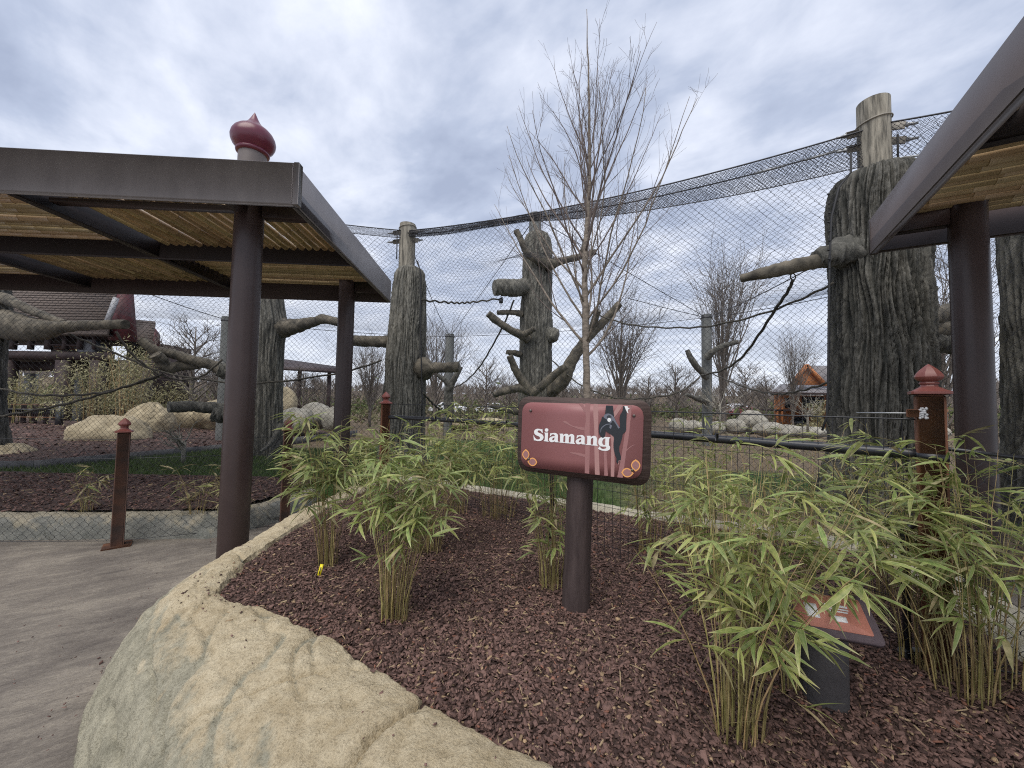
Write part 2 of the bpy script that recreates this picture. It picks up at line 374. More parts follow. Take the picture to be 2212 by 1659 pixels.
mat('car_red', (0.22, 0.02, 0.025), None, rough=0.25, coat=0.5)
mat('glass_dark', (0.02, 0.025, 0.03), None, rough=0.1)
mat('tyre', (0.02, 0.02, 0.02), None, rough=0.8)
vcol_mat('chips', 0.85, 0.5, 120)
vcol_mat('far_green', 0.8, trans=0.2)
vcol_mat('grass', 0.6, trans=0.25)
# ================================================================== SETTING
# path: stamped concrete, streaks of trowelled relief
def path_material():
    m = bpy.data.materials.new('path'); m.use_nodes = True; t = m.node_tree; b = t.nodes['Principled BSDF']; L = t.links.new
    b.inputs['Roughness'].default_value = 0.82; b.inputs['Specular IOR Level'].default_value = 0.35
    co = N(t, 'ShaderNodeTexCoord').outputs['Object']
    def nz(sc, st, r, det=8, dist=0.0, rgh=0.6):
        g = N(t, 'ShaderNodeMapping', vector_type='TEXTURE'); g.inputs['Rotation'].default_value = (0, 0, r); g.inputs['Scale'].default_value = [1 / q for q in st]; L(co, g.inputs[0])
        n = N(t, 'ShaderNodeTexNoise'); n.inputs['Scale'].default_value = sc; n.inputs['Detail'].default_value = det; n.inputs['Roughness'].default_value = rgh; n.inputs['Distortion'].default_value = dist
        L(g.outputs[0], n.inputs[0]); return n.outputs[0]
    a = nz(1.3, (1, 1.6, 1), rad(40), 5); s = nz(8, (0.5, 1.6, 1), rad(34), 12, 0.9, 0.75); f = nz(60, (0.75, 1.25, 1), rad(38), 10, 0.5, 0.75)
    v = MA(t, 'ADD', MA(t, 'ADD', MA(t, 'MULTIPLY', a, 0.36), MA(t, 'MULTIPLY', s, 0.34)), MA(t, 'MULTIPLY', f, 0.30))
    r = N(t, 'ShaderNodeValToRGB'); L(v, r.inputs[0]); e = r.color_ramp.elements
    e[0].position = 0.39; e[0].color = (0.115, 0.098, 0.086, 1); e[1].position = 0.62; e[1].color = (0.36, 0.315, 0.255, 1)
    q = e.new(0.5); q.color = (0.205, 0.178, 0.150, 1)
    L(r.outputs[0], b.inputs['Base Color'])
    h = MA(t, 'ADD', MA(t, 'MULTIPLY', s, 1.0), MA(t, 'MULTIPLY', f, 0.42))
    bp = N(t, 'ShaderNodeBump'); bp.inputs['Strength'].default_value = 0.8; bp.inputs['Distance'].default_value = 0.022; L(h, bp.inputs['Height']); L(bp.outputs[0], b.inputs['Normal'])
    MATS['path'] = m
path_material()
def stone_material(name, tan1, tan2, gr1, gr2):
    m = bpy.data.materials.new(name); m.use_nodes = True; t = m.node_tree; b = t.nodes['Principled BSDF']; L = t.links.new
    b.inputs['Roughness'].default_value = 0.88; b.inputs['Specular IOR Level'].default_value = 0.25
    co = N(t, 'ShaderNodeTexCoord').outputs['Object']
    def nz(sc, det=8, rgh=0.6, st=(1, 1, 1), dist=0):
        g = N(t, 'ShaderNodeMapping'); g.inputs['Scale'].default_value = st; g.inputs['Rotation'].default_value = (0.3, 0.2, 0.6); L(co, g.inputs[0])
        n = N(t, 'ShaderNodeTexNoise'); n.inputs['Scale'].default_value = sc; n.inputs['Detail'].default_value = det; n.inputs['Roughness'].default_value = rgh; n.inputs['Distortion'].default_value = dist; L(g.outputs[0], n.inputs[0]); return n.outputs[0]
    def ramp(v, p0, c0, p1, c1):
        r = N(t, 'ShaderNodeValToRGB'); L(v, r.inputs[0]); e = r.color_ramp.elements; e[0].position = p0; e[0].color = (*c0, 1); e[1].position = p1; e[1].color = (*c1, 1); return r.outputs[0]
    big = nz(3.2, 6, 0.65); med = nz(16, 9, 0.7); fine = nz(95, 5, 0.7)
    tan = ramp(MA(t, 'ADD', MA(t, 'MULTIPLY', big, 0.45), MA(t, 'MULTIPLY', med, 0.55)), 0.36, tan1, 0.62, tan2)
    gray = ramp(MA(t, 'ADD', MA(t, 'MULTIPLY', big, 0.4), MA(t, 'MULTIPLY', med, 0.6)), 0.38, gr1, 0.62, gr2)
    at_ = N(t, 'ShaderNodeAttribute', attribute_name='tan')
    f = MA(t, 'ADD', at_.outputs['Fac'], MA(t, 'MULTIPLY', MA(t, 'SUBTRACT', nz(6.5, 9, 0.7, dist=0.6), 0.5), 1.7))
    fr = N(t, 'ShaderNodeMapRange'); fr.inputs['From Min'].default_value = 0.34; fr.inputs['From Max'].default_value = 0.66; L(f, fr.inputs[0])
    mx = N(t, 'ShaderNodeMixRGB'); L(fr.outputs[0], mx.inputs[0]); L(gray, mx.inputs[1]); L(tan, mx.inputs[2])
    sp = N(t, 'ShaderNodeMixRGB', blend_type='MULTIPLY'); sp.inputs[0].default_value = 0.75; L(mx.outputs[0], sp.inputs[1])
    L(ramp(fine, 0.33, (0.55, 0.53, 0.50), 0.50, (1.05, 1.05, 1.05)), sp.inputs[2]); L(sp.outputs[0], b.inputs['Base Color'])
    h = MA(t, 'ADD', MA(t, 'MULTIPLY', med, 0.7), MA(t, 'MULTIPLY', fine, 0.6))
    bp = N(t, 'ShaderNodeBump'); bp.inputs['Strength'].default_value = 1.0; bp.inputs['Distance'].default_value = 0.022; L(h, bp.inputs['Height']); L(bp.outputs[0], b.inputs['Normal'])
    MATS[name] = m
stone_material('cast_stone', (0.43, 0.345, 0.215), (0.64, 0.55, 0.385), (0.25, 0.235, 0.175), (0.50, 0.465, 0.35))
stone_material('pale_stone', (0.42, 0.38, 0.29), (0.60, 0.56, 0.45), (0.30, 0.29, 0.24), (0.50, 0.48, 0.40))
stone_material('curb_stone', (0.34, 0.30, 0.21), (0.48, 0.43, 0.33), (0.17, 0.175, 0.155), (0.29, 0.285, 0.25))
mat('mulch_base', (0.036, 0.021, 0.017), (0.135, 0.080, 0.064), 55, 0.95, 1.0, 60, bdist=0.02, ramp=(0.35, 0.7))
def terrain_material():
    m = bpy.data.materials.new('terrain'); m.use_nodes = True; t = m.node_tree; b = t.nodes['Principled BSDF']; L = t.links.new
    b.inputs['Roughness'].default_value = 0.95; b.inputs['Specular IOR Level'].default_value = 0.1
    co = N(t, 'ShaderNodeTexCoord').outputs['Object']
    n = N(t, 'ShaderNodeTexNoise'); n.inputs['Scale'].default_value = 0.22; n.inputs['Detail'].default_value = 8; L(co, n.inputs[0])
    f = N(t, 'ShaderNodeTexNoise'); f.inputs['Scale'].default_value = 12; f.inputs['Detail'].default_value = 8; L(co, f.inputs[0])
    g = N(t, 'ShaderNodeValToRGB'); L(f.outputs[0], g.inputs[0]); g.color_ramp.elements[0].color = (0.030, 0.062, 0.018, 1); g.color_ramp.elements[0].position = 0.3; g.color_ramp.elements[1].color = (0.065, 0.115, 0.035, 1); g.color_ramp.elements[1].position = 0.7
    d = N(t, 'ShaderNodeValToRGB'); L(f.outputs[0], d.inputs[0]); d.color_ramp.elements[0].color = (0.09, 0.062, 0.045, 1); d.color_ramp.elements[0].position = 0.3; d.color_ramp.elements[1].color = (0.21, 0.17, 0.115, 1); d.color_ramp.elements[1].position = 0.7
    at_ = N(t, 'ShaderNodeAttribute', attribute_name='far')
    k = N(t, 'ShaderNodeMapRange'); k.inputs['From Min'].default_value = 0.42; k.inputs['From Max'].default_value = 0.58
    L(MA(t, 'ADD', at_.outputs['Fac'], MA(t, 'MULTIPLY', MA(t, 'SUBTRACT', n.outputs[0], 0.5), 1.2)), k.inputs[0])
    mx = N(t, 'ShaderNodeMixRGB'); L(k.outputs[0], mx.inputs[0]); L(g.outputs[0], mx.inputs[1]); L(d.outputs[0], mx.inputs[2]); L(mx.outputs[0], b.inputs['Base Color'])
    bp = N(t, 'ShaderNodeBump'); bp.inputs['Strength'].default_value = 0.6; bp.inputs['Distance'].default_value = 0.05; L(f.outputs[0], bp.inputs['Height']); L(bp.outputs[0], b.inputs['Normal'])
    MATS['terrain'] = m
terrain_material()

def grid_faces(nu, nv):
    i = np.arange(nu - 1)[:, None] * nv; j = np.arange(nv - 1)[None, :]
    return np.stack([i + j, i + nv + j, i + nv + j + 1, i + j + 1], -1).reshape(-1, 4)

# path sheet, with gentle real relief near the camera
xs = np.concatenate([np.linspace(-14, -6, 20), np.linspace(-5.95, -0.6, 170), np.linspace(0, 9, 20)])
ys = np.concatenate([np.linspace(-8, 0.3, 20), np.linspace(0.35, 5.4, 160), np.linspace(5.5, 6.8, 6)])
X, Y = np.meshgrid(xs, ys, indexing='ij')
ca, sa = math.cos(rad(-38)), math.sin(rad(-38))
pu, pv = X * ca - Y * sa, X * sa + Y * ca
P3 = np.stack([pu * 1.2, pv * 5.0, np.zeros_like(X)], -1)
Z = 0.010 * fbm(P3, 5, 0.6) + 0.006 * fbm(np.stack([X * .8, Y * .8, X * 0 + 5], -1), 2) - 0.002
link('path', mesh_np('path', np.stack([X, Y, Z], -1).reshape(-1, 3), grid_faces(len(xs), len(ys)), 'path', True), kind='structure')

# terrain behind, rising to low hills
fx = np.array([-400, -60, -11, -6, -3.4, -2.9, -2.2, -1.6, -0.5, 0.9, 1.8, 2.9, 3.4, 5, 12, 60, 400.])
fy = np.array([6.3, 6.3, 6.3, 6.3, 6.2, 6.0, 6.1, 6.0, 5.2, 4.2, 3.7, 3.25, 3.9, 3.9, 3.6, 3.6, 3.6])
xs = np.concatenate([np.linspace(-400, -40, 24), np.linspace(-38, 38, 110), np.linspace(40, 400, 24)])
ry = np.concatenate([[0, 0.02], np.geomspace(0.25, 600, 70)])
yf = np.interp(xs, fx, fy)
X = np.repeat(xs[:, None], len(ry), 1); Y = yf[:, None] + ry[None, :]
D = np.sqrt(X ** 2 + Y ** 2)
H = 0.27 + 0.03 * fbm(np.stack([X * .5, Y * .5, X * 0], -1), 3)
hill = np.clip((D - 70) / 130, 0, 1); hill = hill * hill * (3 - 2 * hill)
H = H + hill * (6.5 + 3.0 * perlin(np.stack([X * .012, Y * .008, X * 0 + 2], -1)) + 1.5 * perlin(np.stack([X * .04, Y * .03, X * 0 + 9], -1))) - 0.25 * np.clip((D - 9) / 20, 0, 1)
H[:, 0] = -0.15
far = np.clip((D - 9) / 10, 0, 1) * 0.8 + 0.12 + np.clip((X - .5) * .3, 0, .45)
link('terrain', mesh_np('terrain', np.stack([X, Y, H], -1).reshape(-1, 3), grid_faces(len(xs), len(ry)), 'terrain', True, fattr={'far': far.ravel()}), kind='structure')
def ground_z(x, y):
    d = math.hypot(x, y); h = min(max((d - 70) / 130, 0), 1); h = h * h * (3 - 2 * h)
    return 0.27 - 0.25 * min(max((d - 9) / 20, 0), 1) + h * (6.5 + 3 * float(perlin(np.array([x * .012, y * .008, 2.]))) + 1.5 * float(perlin(np.array([x * .04, y * .03, 9.]))))

# ------------------------------------------------ cast stone walls
def rails(pairs, n):
    I = cr_spline([(a[0], a[1], 0) for a in pairs], n); Fo = cr_spline([(a[2], a[3], 0) for a in pairs], n); return I, Fo
def stone_wall(name, pairs, prof, nt_, nw, material, amp, label, category, cracks=(), seed=0, tanw=(0.45, 0.8)):
    I, Fo = rails(pairs, nt_)
    pw = np.array([p[0] for p in prof]); pz = np.array([p[1] for p in prof])
    s = np.linspace(0, len(prof) - 1, nw); w = np.interp(s, np.arange(len(prof)), pw); z = np.interp(s, np.arange(len(prof)), pz)
    # smooth profile
    for _ in range(2):
        w[1:-1] = (w[:-2] + 2 * w[1:-1] + w[2:]) / 4; z[1:-1] = (z[:-2] + 2 * z[1:-1] + z[2:]) / 4
    Pt = I[:, None, :] * (1 - w[None, :, None]) + Fo[:, None, :] * w[None, :, None]
    Pt[..., 2] = z[None, :]
    du = np.gradient(Pt, axis=0); dv = np.gradient(Pt, axis=1); Nn = np.cross(dv, du); Nn /= np.maximum(np.linalg.norm(Nn, axis=2)[..., None], 1e-9)
    if Nn[..., 2].mean() < 0: Nn = -Nn
    q = Pt + seed
    strata = Pt @ np.array([0.62, 0.35, 0.70]) + 0.10 * fbm(q * 2.2, 2)
    st = np.stack([Pt @ np.array([0.5, -0.8, 0.1]) * 1.3, strata * 7.5, q[..., 2] * 1.0 + seed], -1)
    rid = np.exp(-(perlin(st) / 0.05) ** 2) * np.clip(0.45 + 1.6 * perlin(q * 1.6 + 9), 0, 1)
    edge_damp = 1.0
    disp = amp * (0.75 * fbm(q * 1.9, 2) + 0.34 * fbm(q * 8, 4, 0.62) - .30 * np.abs(perlin(q * 4.3))) - amp * 0.6 * rid
    disp += amp * 0.10 * fbm(q * 38, 3, 0.7)
    for k_, (cx_, cy_, dx, dy, Lc, wd, dp) in enumerate(cracks):
        d = np.array([dx, dy]); d = d / np.linalg.norm(d); rx = Pt[..., 0] - cx_; ryy = Pt[..., 1] - cy_
        al = rx * d[0] + ryy * d[1]; ac = -rx * d[1] + ryy * d[0] + 0.05 * perlin(np.stack([al * 5, al * 0, al * 0 + cx_], -1)) + 0.012 * perlin(np.stack([al * 25, al * 0, al * 0 + cx_], -1))
        disp -= (1.3 if k_ < 2 else .55) * dp * np.exp(-(ac / (wd * .8)) ** 2) * np.clip(1 - np.abs(al) / Lc, 0, 1) ** 0.5
    disp = disp * np.clip(np.abs(z - z[0])[None, :] * 12 + 0.2, 0, 1)
    Pt = Pt + Nn * disp[..., None]
    # ragged inner lip
    lip = np.exp(-((w - 0.0) / 0.05) ** 2)[None, :]
    side = (I - Fo); side /= np.linalg.norm(side, axis=1)[:, None]
    tt = np.concatenate([[0], np.cumsum(np.linalg.norm(np.diff(I, axis=0), axis=1))])
    rg = 0.035 * perlin(np.stack([tt * 4, tt * 0 + seed, tt * 0], -1)) + 0.016 * perlin(np.stack([tt * 17, tt * 0 + seed, tt * 0], -1)) + 0.008 * perlin(np.stack([tt * 60, tt * 0 + seed, tt * 0], -1))
    Pt = Pt + side[:, None, :] * (lip * rg[:, None])[..., None]
    ta = np.clip(1 - (w - tanw[0]) / (tanw[1] - tanw[0]), 0, 1)[None, :] * np.ones((nt_, 1)) * 0.95 - 0.7 * rid + 0.25 * perlin(q * 1.3 + 4)
    me = mesh_np(name, Pt.reshape(-1, 3), grid_faces(nt_, nw), material, True, fattr={'tan': ta.ravel()})
    o = link(name, me, None, label=label, category=category); return o, I, Fo
LW = [(0.95, 0.75, 0.3, 0.0), (0.21, 1.26, -0.45, 0.52), (-0.39, 1.62, -1.1, 1.06), (-0.86, 1.96, -1.62, 1.50), (-1.30, 2.18, -2.05, 1.90), (-1.64, 2.305, -2.32, 2.28),
      (-1.77, 2.45, -2.40, 2.62), (-1.89, 2.87, -2.40, 3.05), (-1.945, 3.62, -2.42, 3.7), (-1.94, 4.8, -2.44, 4.8), (-1.8, 5.9, -2.3, 6.1)]
prof = [(-0.10, 0.28), (-0.01, 0.44), (0.03, 0.485), (0.15, 0.505), (0.33, 0.505), (0.50, 0.48), (0.64, 0.425), (0.75, 0.34), (0.84, 0.23), (0.92, 0.11), (1.0, -0.04)]
lwall, LI, LF = stone_wall('retaining_wall', LW, prof, 640, 132, 'cast_stone', 0.040,
    'low tan and grey sculpted stone planter wall curving from the bottom of the view beside the paved path', 'planter wall',
    cracks=[(-0.42, 1.40, 0.55, 0.85, 0.55, 0.011, 0.05), (-0.95, 1.62, 0.9, 0.35, 0.5, 0.010, 0.022), (-1.5, 1.95, 0.75, -0.6, 0.55, 0.014, 0.022), (-0.15, 1.05, 0.75, -0.6, 0.5, 0.012, 0.03),
            (-1.9, 2.45, 0.2, 0.9, 0.3, 0.011, 0.02), (-1.2, 1.7, 0.9, -0.5, 0.4, 0.01, 0.02), (-0.75, 1.2, 0.6, 0.7, 0.35, 0.012, 0.03), (-0.9, 1.25, -0.35, 1.0, 0.30, 0.010, 0.02), (-1.15, 1.95, 0.75, 0.25, 0.30, 0.008, 0.014), (-1.7, 2.2, -0.2, 1.0, 0.25, 0.010, 0.02), (-2.1, 2.5, .1, 1, .35, .014, .03), (-1.55, 1.65, 0.3, 0.75, 0.25, 0.010, 0.022)], seed=2.3, tanw=(0.40, 0.92))
RW = [(1.80, 3.90, 1.95, 4.1), (2.50, 3.52, 2.75, 3.85), (2.93, 3.12, 3.42, 3.20), (2.80, 2.70, 3.30, 2.65), (2.60, 2.22, 3.10, 2.10), (2.42, 1.85, 2.95, 1.75), (2.2, 1.3, 2.8, 1.2), (2.0, 0.5, 2.6, 0.4), (1.9, -0.4, 2.5, -0.4)]
prof2 = [(-0.1, 0.28), (0.0, 0.44), (0.06, 0.485), (0.25, 0.50), (0.6, 0.495), (0.82, 0.45), (0.93, 0.30), (1.0, -0.04)]
rwall, RI, RF = stone_wall('retaining_wall', RW, prof2, 360, 50, 'pale_stone', 0.018, 'pale stone planter wall under the wire net behind the right-hand bamboo', 'planter wall', seed=7.1, tanw=(0.9, 1.2))
# low stone edging at the back of the bed
BW = [(-1.85, 5.85, -1.80, 6.05), (-1.2, 5.65, -1.12, 5.85), (-0.4, 5.15, -0.28, 5.33), (0.35, 4.72, 0.45, 4.90), (0.97, 4.42, 1.06, 4.6), (1.45, 4.12, 1.56, 4.28), (1.86, 3.88, 1.98, 4.04)]
bwall, BI, BF = stone_wall('stone_edging', BW, [(-0.1, 0.35), (0, 0.44), (0.2, 0.50), (0.6, 0.505), (0.9, 0.45), (1.0, 0.20)], 300, 22, 'pale_stone', 0.018,
    'low pale stone edging between the mulch bed and the grass behind the sign', 'stone edging', seed=3.7, tanw=(0.9, 1.3))
CW = [(-9.5, 4.55, -9.4, 4.22), (-7, 4.62, -6.95, 4.3), (-5.8, 4.72, -5.75, 4.38), (-4.9, 4.80, -4.88, 4.46), (-4.1, 4.86, -4.05, 4.53), (-3.6, 4.95, -3.45, 4.62), (-3.38, 5.30, -3.1, 5.15), (-3.25, 5.8, -2.95, 5.8), (-3.2, 6.3, -2.9, 6.3)]
cwall, CI, CF = stone_wall('stone_curb', CW, [(-1.2, 0.19), (0.0, 0.215), (0.15, 0.245), (0.45, 0.25), (0.7, 0.225), (0.85, 0.14), (0.93, 0.06), (1.0, -0.03)], 420, 36, 'curb_stone', 0.045,
    'low grey green stone curb below the wire fence at the far edge of the path', 'stone curb', seed=5.2, tanw=(0.35, 1.1))

# ------------------------------------------------ mulch beds
def inside(px, py, poly):
    px = np.asarray(px); py = np.asarray(py); c = np.zeros(px.shape, bool); j = len(poly) - 1
    for i in range(len(poly)):
        xi, yi = poly[i]; xj, yj = poly[j]
        k = ((yi > py) != (yj > py)) & (px < (xj - xi) * (py - yi) / (yj - yi + 1e-12) + xi); c ^= k; j = i
    return c
bed_poly = [tuple(p[:2]) for p in LI[::12]] + [tuple(p[:2]) for p in BI[::10]] + [tuple(p[:2]) for p in RI[::10]]
def bed_z(x, y):
    q = np.stack([np.asarray(x, float), np.asarray(y, float), np.zeros_like(np.asarray(x, float))], -1)
    return 0.447 + 0.022 * fbm(q * 1.7 + 3, 2) + 0.006 * fbm(q * 11, 2)
def offset_poly(poly, d):
    P = np.array(poly); c = P.mean(0); v = P - c; return [tuple(a) for a in P + v / np.linalg.norm(v, axis=1)[:, None] * d]
bx = np.linspace(-2.1, 3.4, 190); by = np.linspace(-0.4, 6.2, 220); X, Y = np.meshgrid(bx, by, indexing='ij')
Z = bed_z(X, Y) + 0.012 * fbm(np.stack([X * 30, Y * 30, X * 0], -1), 2)
Fg = grid_faces(len(bx), len(by)); cxm = X.ravel()[Fg].mean(1); cym = Y.ravel()[Fg].mean(1)
keep = inside(cxm, cym, offset_poly(bed_poly, 0.05))
link('mulch_bed', mesh_np('mulch_bed', np.stack([X, Y, Z], -1).reshape(-1, 3), Fg[keep], 'mulch_base', True), kind='structure')
lb_poly = [(-9.6, 4.5)] + [tuple(p[:2]) for p in CI[::14]] + [(-3.2, 6.5), (-5, 6.55), (-9.6, 6.6)]
bx = np.linspace(-9.8, -2.9, 120); by = np.linspace(4.4, 6.8, 40); X, Y = np.meshgrid(bx, by, indexing='ij')
def lbed_z(x, y): return 0.240 + 0.085 * np.clip((np.asarray(y) - 4.7) / 1.8, 0, 1) + 0.012 * fbm(np.stack([np.asarray(x) * 2., np.asarray(y) * 2., np.asarray(x) * 0], -1), 2)
Z = lbed_z(X, Y); Fg = grid_faces(len(bx), len(by)); cxm = X.ravel()[Fg].mean(1); cym = Y.ravel()[Fg].mean(1)
link('mulch_bed', mesh_np('mulch_bed', np.stack([X, Y, Z], -1).reshape(-1, 3), Fg[inside(cxm, cym, lb_poly)], 'mulch_base', True), kind='structure')

def chips(n, sampler, zfun, smin, smax, name, label_parent=None):
    x, y = sampler(n); n = len(x)
    z = zfun(x, y); r = RNG
    L = (smin + (smax - smin) * r.beta(1.2, 2.2, n)) * r.choice([1, 1, 1, 1.5], n); Wd = L * r.uniform(0.28, 0.75, n); T = r.uniform(0.0018, 0.005, n)
    thin = r.rand(n) < 0.10; Wd[thin] = L[thin] * 0.12; L[thin] *= 1.9
    yaw = r.uniform(0, 2 * math.pi, n); pit = r.normal(0, 0.33, n); rol = r.normal(0, 0.42, n)
    base = np.array([(-.5, -.3), (.35, -.5), (.5, .25), (-.3, .5)]); kg = 4
    pts = base[None] + r.uniform(-.15, .15, (n, kg, 2))
    lx = pts[..., 0] * L[:, None]; ly = pts[..., 1] * Wd[:, None]
    top = np.stack([lx * .93, ly * .9, np.repeat(T[:, None], kg, 1) + r.uniform(-.001, .0015, (n, kg))], -1); bot = np.stack([lx, ly, -np.repeat(T[:, None], kg, 1) * .2], -1)
    V = np.concatenate([top, bot], 1)
    cy_, sy_ = np.cos(yaw), np.sin(yaw); cp, sp_ = np.cos(pit), np.sin(pit); cr_, sr_ = np.cos(rol), np.sin(rol)
    R = np.empty((n, 3, 3))
    R[:, 0, 0] = cy_ * cp; R[:, 0, 1] = cy_ * sp_ * sr_ - sy_ * cr_; R[:, 0, 2] = cy_ * sp_ * cr_ + sy_ * sr_
    R[:, 1, 0] = sy_ * cp; R[:, 1, 1] = sy_ * sp_ * sr_ + cy_ * cr_; R[:, 1, 2] = sy_ * sp_ * cr_ - cy_ * sr_
    R[:, 2, 0] = -sp_; R[:, 2, 1] = cp * sr_; R[:, 2, 2] = cp * cr_
    V = np.einsum('nij,nkj->nki', R, V) + np.stack([x, y, z + r.uniform(0.001, 0.014, n)], -1)[:, None]
    b = np.arange(n)[:, None, None] * 8; j = np.arange(4); j2 = (j + 1) % 4
    tri = (b[:, 0] + j[None]).reshape(-1, 4)
    qd = (b + np.stack([j + 4, j2 + 4, j2, j], -1)[None]).reshape(-1, 4)
    t = r.rand(n)[:, None]; c = (np.array([0.044, 0.026, 0.0225]) * (1 - t) + np.array([0.210, 0.126, 0.106]) * t) * (1 + .18 * fbm(np.stack([x * 1.3, y * 1.3, x * 0], -1), 3))[:, None]
    pale = r.rand(n); c = np.where((pale > 0.972)[:, None], np.array([0.40, 0.28, 0.17]) * r.uniform(0.6, 1.1, (n, 1)), c)
    c = np.where(((pale > 0.955) & (pale < 0.972))[:, None], np.array([0.25, 0.115, 0.080]) * r.uniform(0.7, 1.1, (n, 1)), c)
    c = np.where((thin & (r.rand(n) < 0.28))[:, None], np.array([0.36, 0.27, 0.17]), c)
    me = mesh_np(name, V.reshape(-1, 3), [tri, qd], 'chips', False, cols=np.repeat(c, 8, 0))
    return link(name, me, None, kind='stuff', label=label_parent, category='mulch')
def samp_main(n):
    out_x = []; out_y = []
    while sum(map(len, out_x)) < n:
        x = RNG.uniform(-2.05, 3.1, 60000); y = RNG.uniform(0.5, 6.1, 60000)
        d = np.sqrt(x * x + y * y); p = np.clip((1.75 / np.maximum(d, .4)) ** 1.5, 0, 1)
        k = (RNG.rand(60000) < p) & inside(x, y, offset_poly(bed_poly, 0.0)) & (np.abs(x) < y * 1.5 + 0.3)
        out_x.append(x[k]); out_y.append(y[k])
    return np.concatenate(out_x)[:n], np.concatenate(out_y)[:n]
chips(66000, samp_main, bed_z, 0.009, 0.032, 'bark_chips', 'dark red brown bark mulch covering the planter bed round the sign')
def samp_left(n):
    x = RNG.uniform(-9, -3.1, n * 2); y = RNG.uniform(4.6, 6.5, n * 2); k = inside(x, y, lb_poly); return x[k][:n], y[k][:n]
chips(5000, samp_left, lbed_z, 0.03, 0.06, 'bark_chips', 'dark bark mulch in the bed beyond the stone curb on the left')

# a little bark spilt on the wall top and the path
from mathutils.bvhtree import BVHTree
def spill(n, I, F, w0, w1, mesh_o, seed):
    rs = np.random.RandomState(seed); bv = BVHTree.FromPolygons([v.co for v in mesh_o.data.vertices], [p.vertices for p in mesh_o.data.polygons]); X_ = []; Y_ = []; Z_ = []
    for _ in range(n):
        k = rs.randint(60, len(I) - 5); w = w0 + (w1 - w0) * rs.rand() ** 2.2; p = I[k] * (1 - w) + F[k] * w; h = bv.ray_cast(Vector((p[0], p[1], 1.5)), Vector((0, 0, -1)))
        if h[0] is not None: X_.append(p[0]); Y_.append(p[1]); Z_.append(h[0].z - .004)
    return np.array(X_), np.array(Y_), np.array(Z_)
xx, yy, zz_s = spill(150, LI, LF, 0.0, 0.45, lwall, 1)
chips(len(xx), lambda n: (xx, yy), lambda a, b: zz_s, .006, .022, 'bark_chips', 'a few bark crumbs spilt on the stone wall')
xp = LF[:, 0][RNG.randint(150, 600, 160)]; kk_ = RNG.randint(150, 600, 160); oo_ = RNG.rand(160) ** 2 * 1.2 + .02; dd_ = (LF - LI)[kk_]; dd_ /= np.linalg.norm(dd_, axis=1)[:, None]; pp_ = LF[kk_] + dd_ * oo_[:, None]
chips(160, lambda n: (pp_[:, 0], pp_[:, 1]), lambda a, b: np.zeros(160) + .004, .005, .018, 'bark_chips', 'a few bark crumbs scattered on the paved path')
# big sloping mulch bed of the enclosure, kept up by a dark edging strip
E_ = [(-10.5, 6.75), (-8.8, 7.15), (-8.35, 8.1), (-7.7, 9.6), (-6.9, 12.0), (-6.2, 15.5)]
def mulch_hill(x, y):
    x = np.asarray(x, float); y = np.asarray(y, float)
    ey = np.interp(y, [p[1] for p in E_], [p[0] for p in E_]); dd = np.clip(ey - x, 0, 30)
    return 0.36 + 0.02 * dd
bx = np.linspace(-24, -6.1, 70); by = np.linspace(6.8, 15.5, 40); X, Y = np.meshgrid(bx, by, indexing='ij')
EX = np.interp(Y, [p[1] for p in E_], [p[0] for p in E_]); X = np.minimum(X, EX)
Z = mulch_hill(X, Y) + 0.02 * fbm(np.stack([X, Y, X * 0], -1), 3)
link('mulch_bed', mesh_np('mulch_bed', np.stack([X, Y, Z], -1).reshape(-1, 3), grid_faces(70, 40), 'mulch_base', True), kind='structure')
def samp_hill(n):
    x = RNG.uniform(-20, -6.3, n * 3); y = RNG.uniform(6.9, 14, n * 3); k = x < np.interp(y, [p[1] for p in E_], [p[0] for p in E_]) - .05; return x[k][:n], y[k][:n]
chips(4000, samp_hill, lambda x, y: mulch_hill(x, y) + 0.01, 0.05, 0.11, 'bark_chips', 'brown bark mulch on the raised bed before the boulders')
m = MB()
for a, b in zip(E_[:-1], E_[1:]): m.beam((a[0] + .02, a[1], 0.31), (b[0] + .02, b[1], 0.31), 0.03, 0.22)
m.build('edging_strip', 'edging', None, label='dark grey edging strip between the lawn and the raised mulch on the left', category='garden edging')

# grass blades inside the enclosure
def grass(n, boxes, name, label):
    x = []; y = []
    for (x0, x1, y0, y1, w_) in boxes:
        k = int(n * w_); x.append(RNG.uniform(x0, x1, k)); y.append(RNG.uniform(y0, y1, k))
    x = np.concatenate(x); y = np.concatenate(y)
    ex = np.interp(y, [p[1] for p in E_], [p[0] for p in E_]); k = (x > ex + .05) & ~inside(x, y, bed_poly) & ~inside(x, y, lb_poly) & (y > np.interp(x, fx, fy) + .06)
    x, y = x[k], y[k]; n = len(x); h = RNG.uniform(0.03, 0.11, n); a = RNG.uniform(0, math.pi, n); w_ = RNG.uniform(0.004, 0.009, n) * np.clip(np.hypot(x, y) / 6, 1, 3)
    z = 0.27 + 0 * x; lx = RNG.normal(0, .035, n); ly = RNG.normal(0, .035, n)
    dx, dy = np.cos(a) * w_, np.sin(a) * w_
    V = np.stack([np.stack([x - dx, y - dy, z - .02], -1), np.stack([x + dx, y + dy, z - .02], -1), np.stack([x + lx, y + ly, z + h], -1)], 1).reshape(-1, 3)
    t = RNG.rand(n)[:, None]; c = np.array([0.065, 0.105, 0.036]) * (1 - t) + np.array([0.165, 0.205, 0.085]) * t
    me = mesh_np(name, V, np.arange(3 * n).reshape(-1, 3), 'grass', False, cols=np.repeat(c, 3, 0))
    link(name, me, None, kind='stuff', label=label, category='grass')
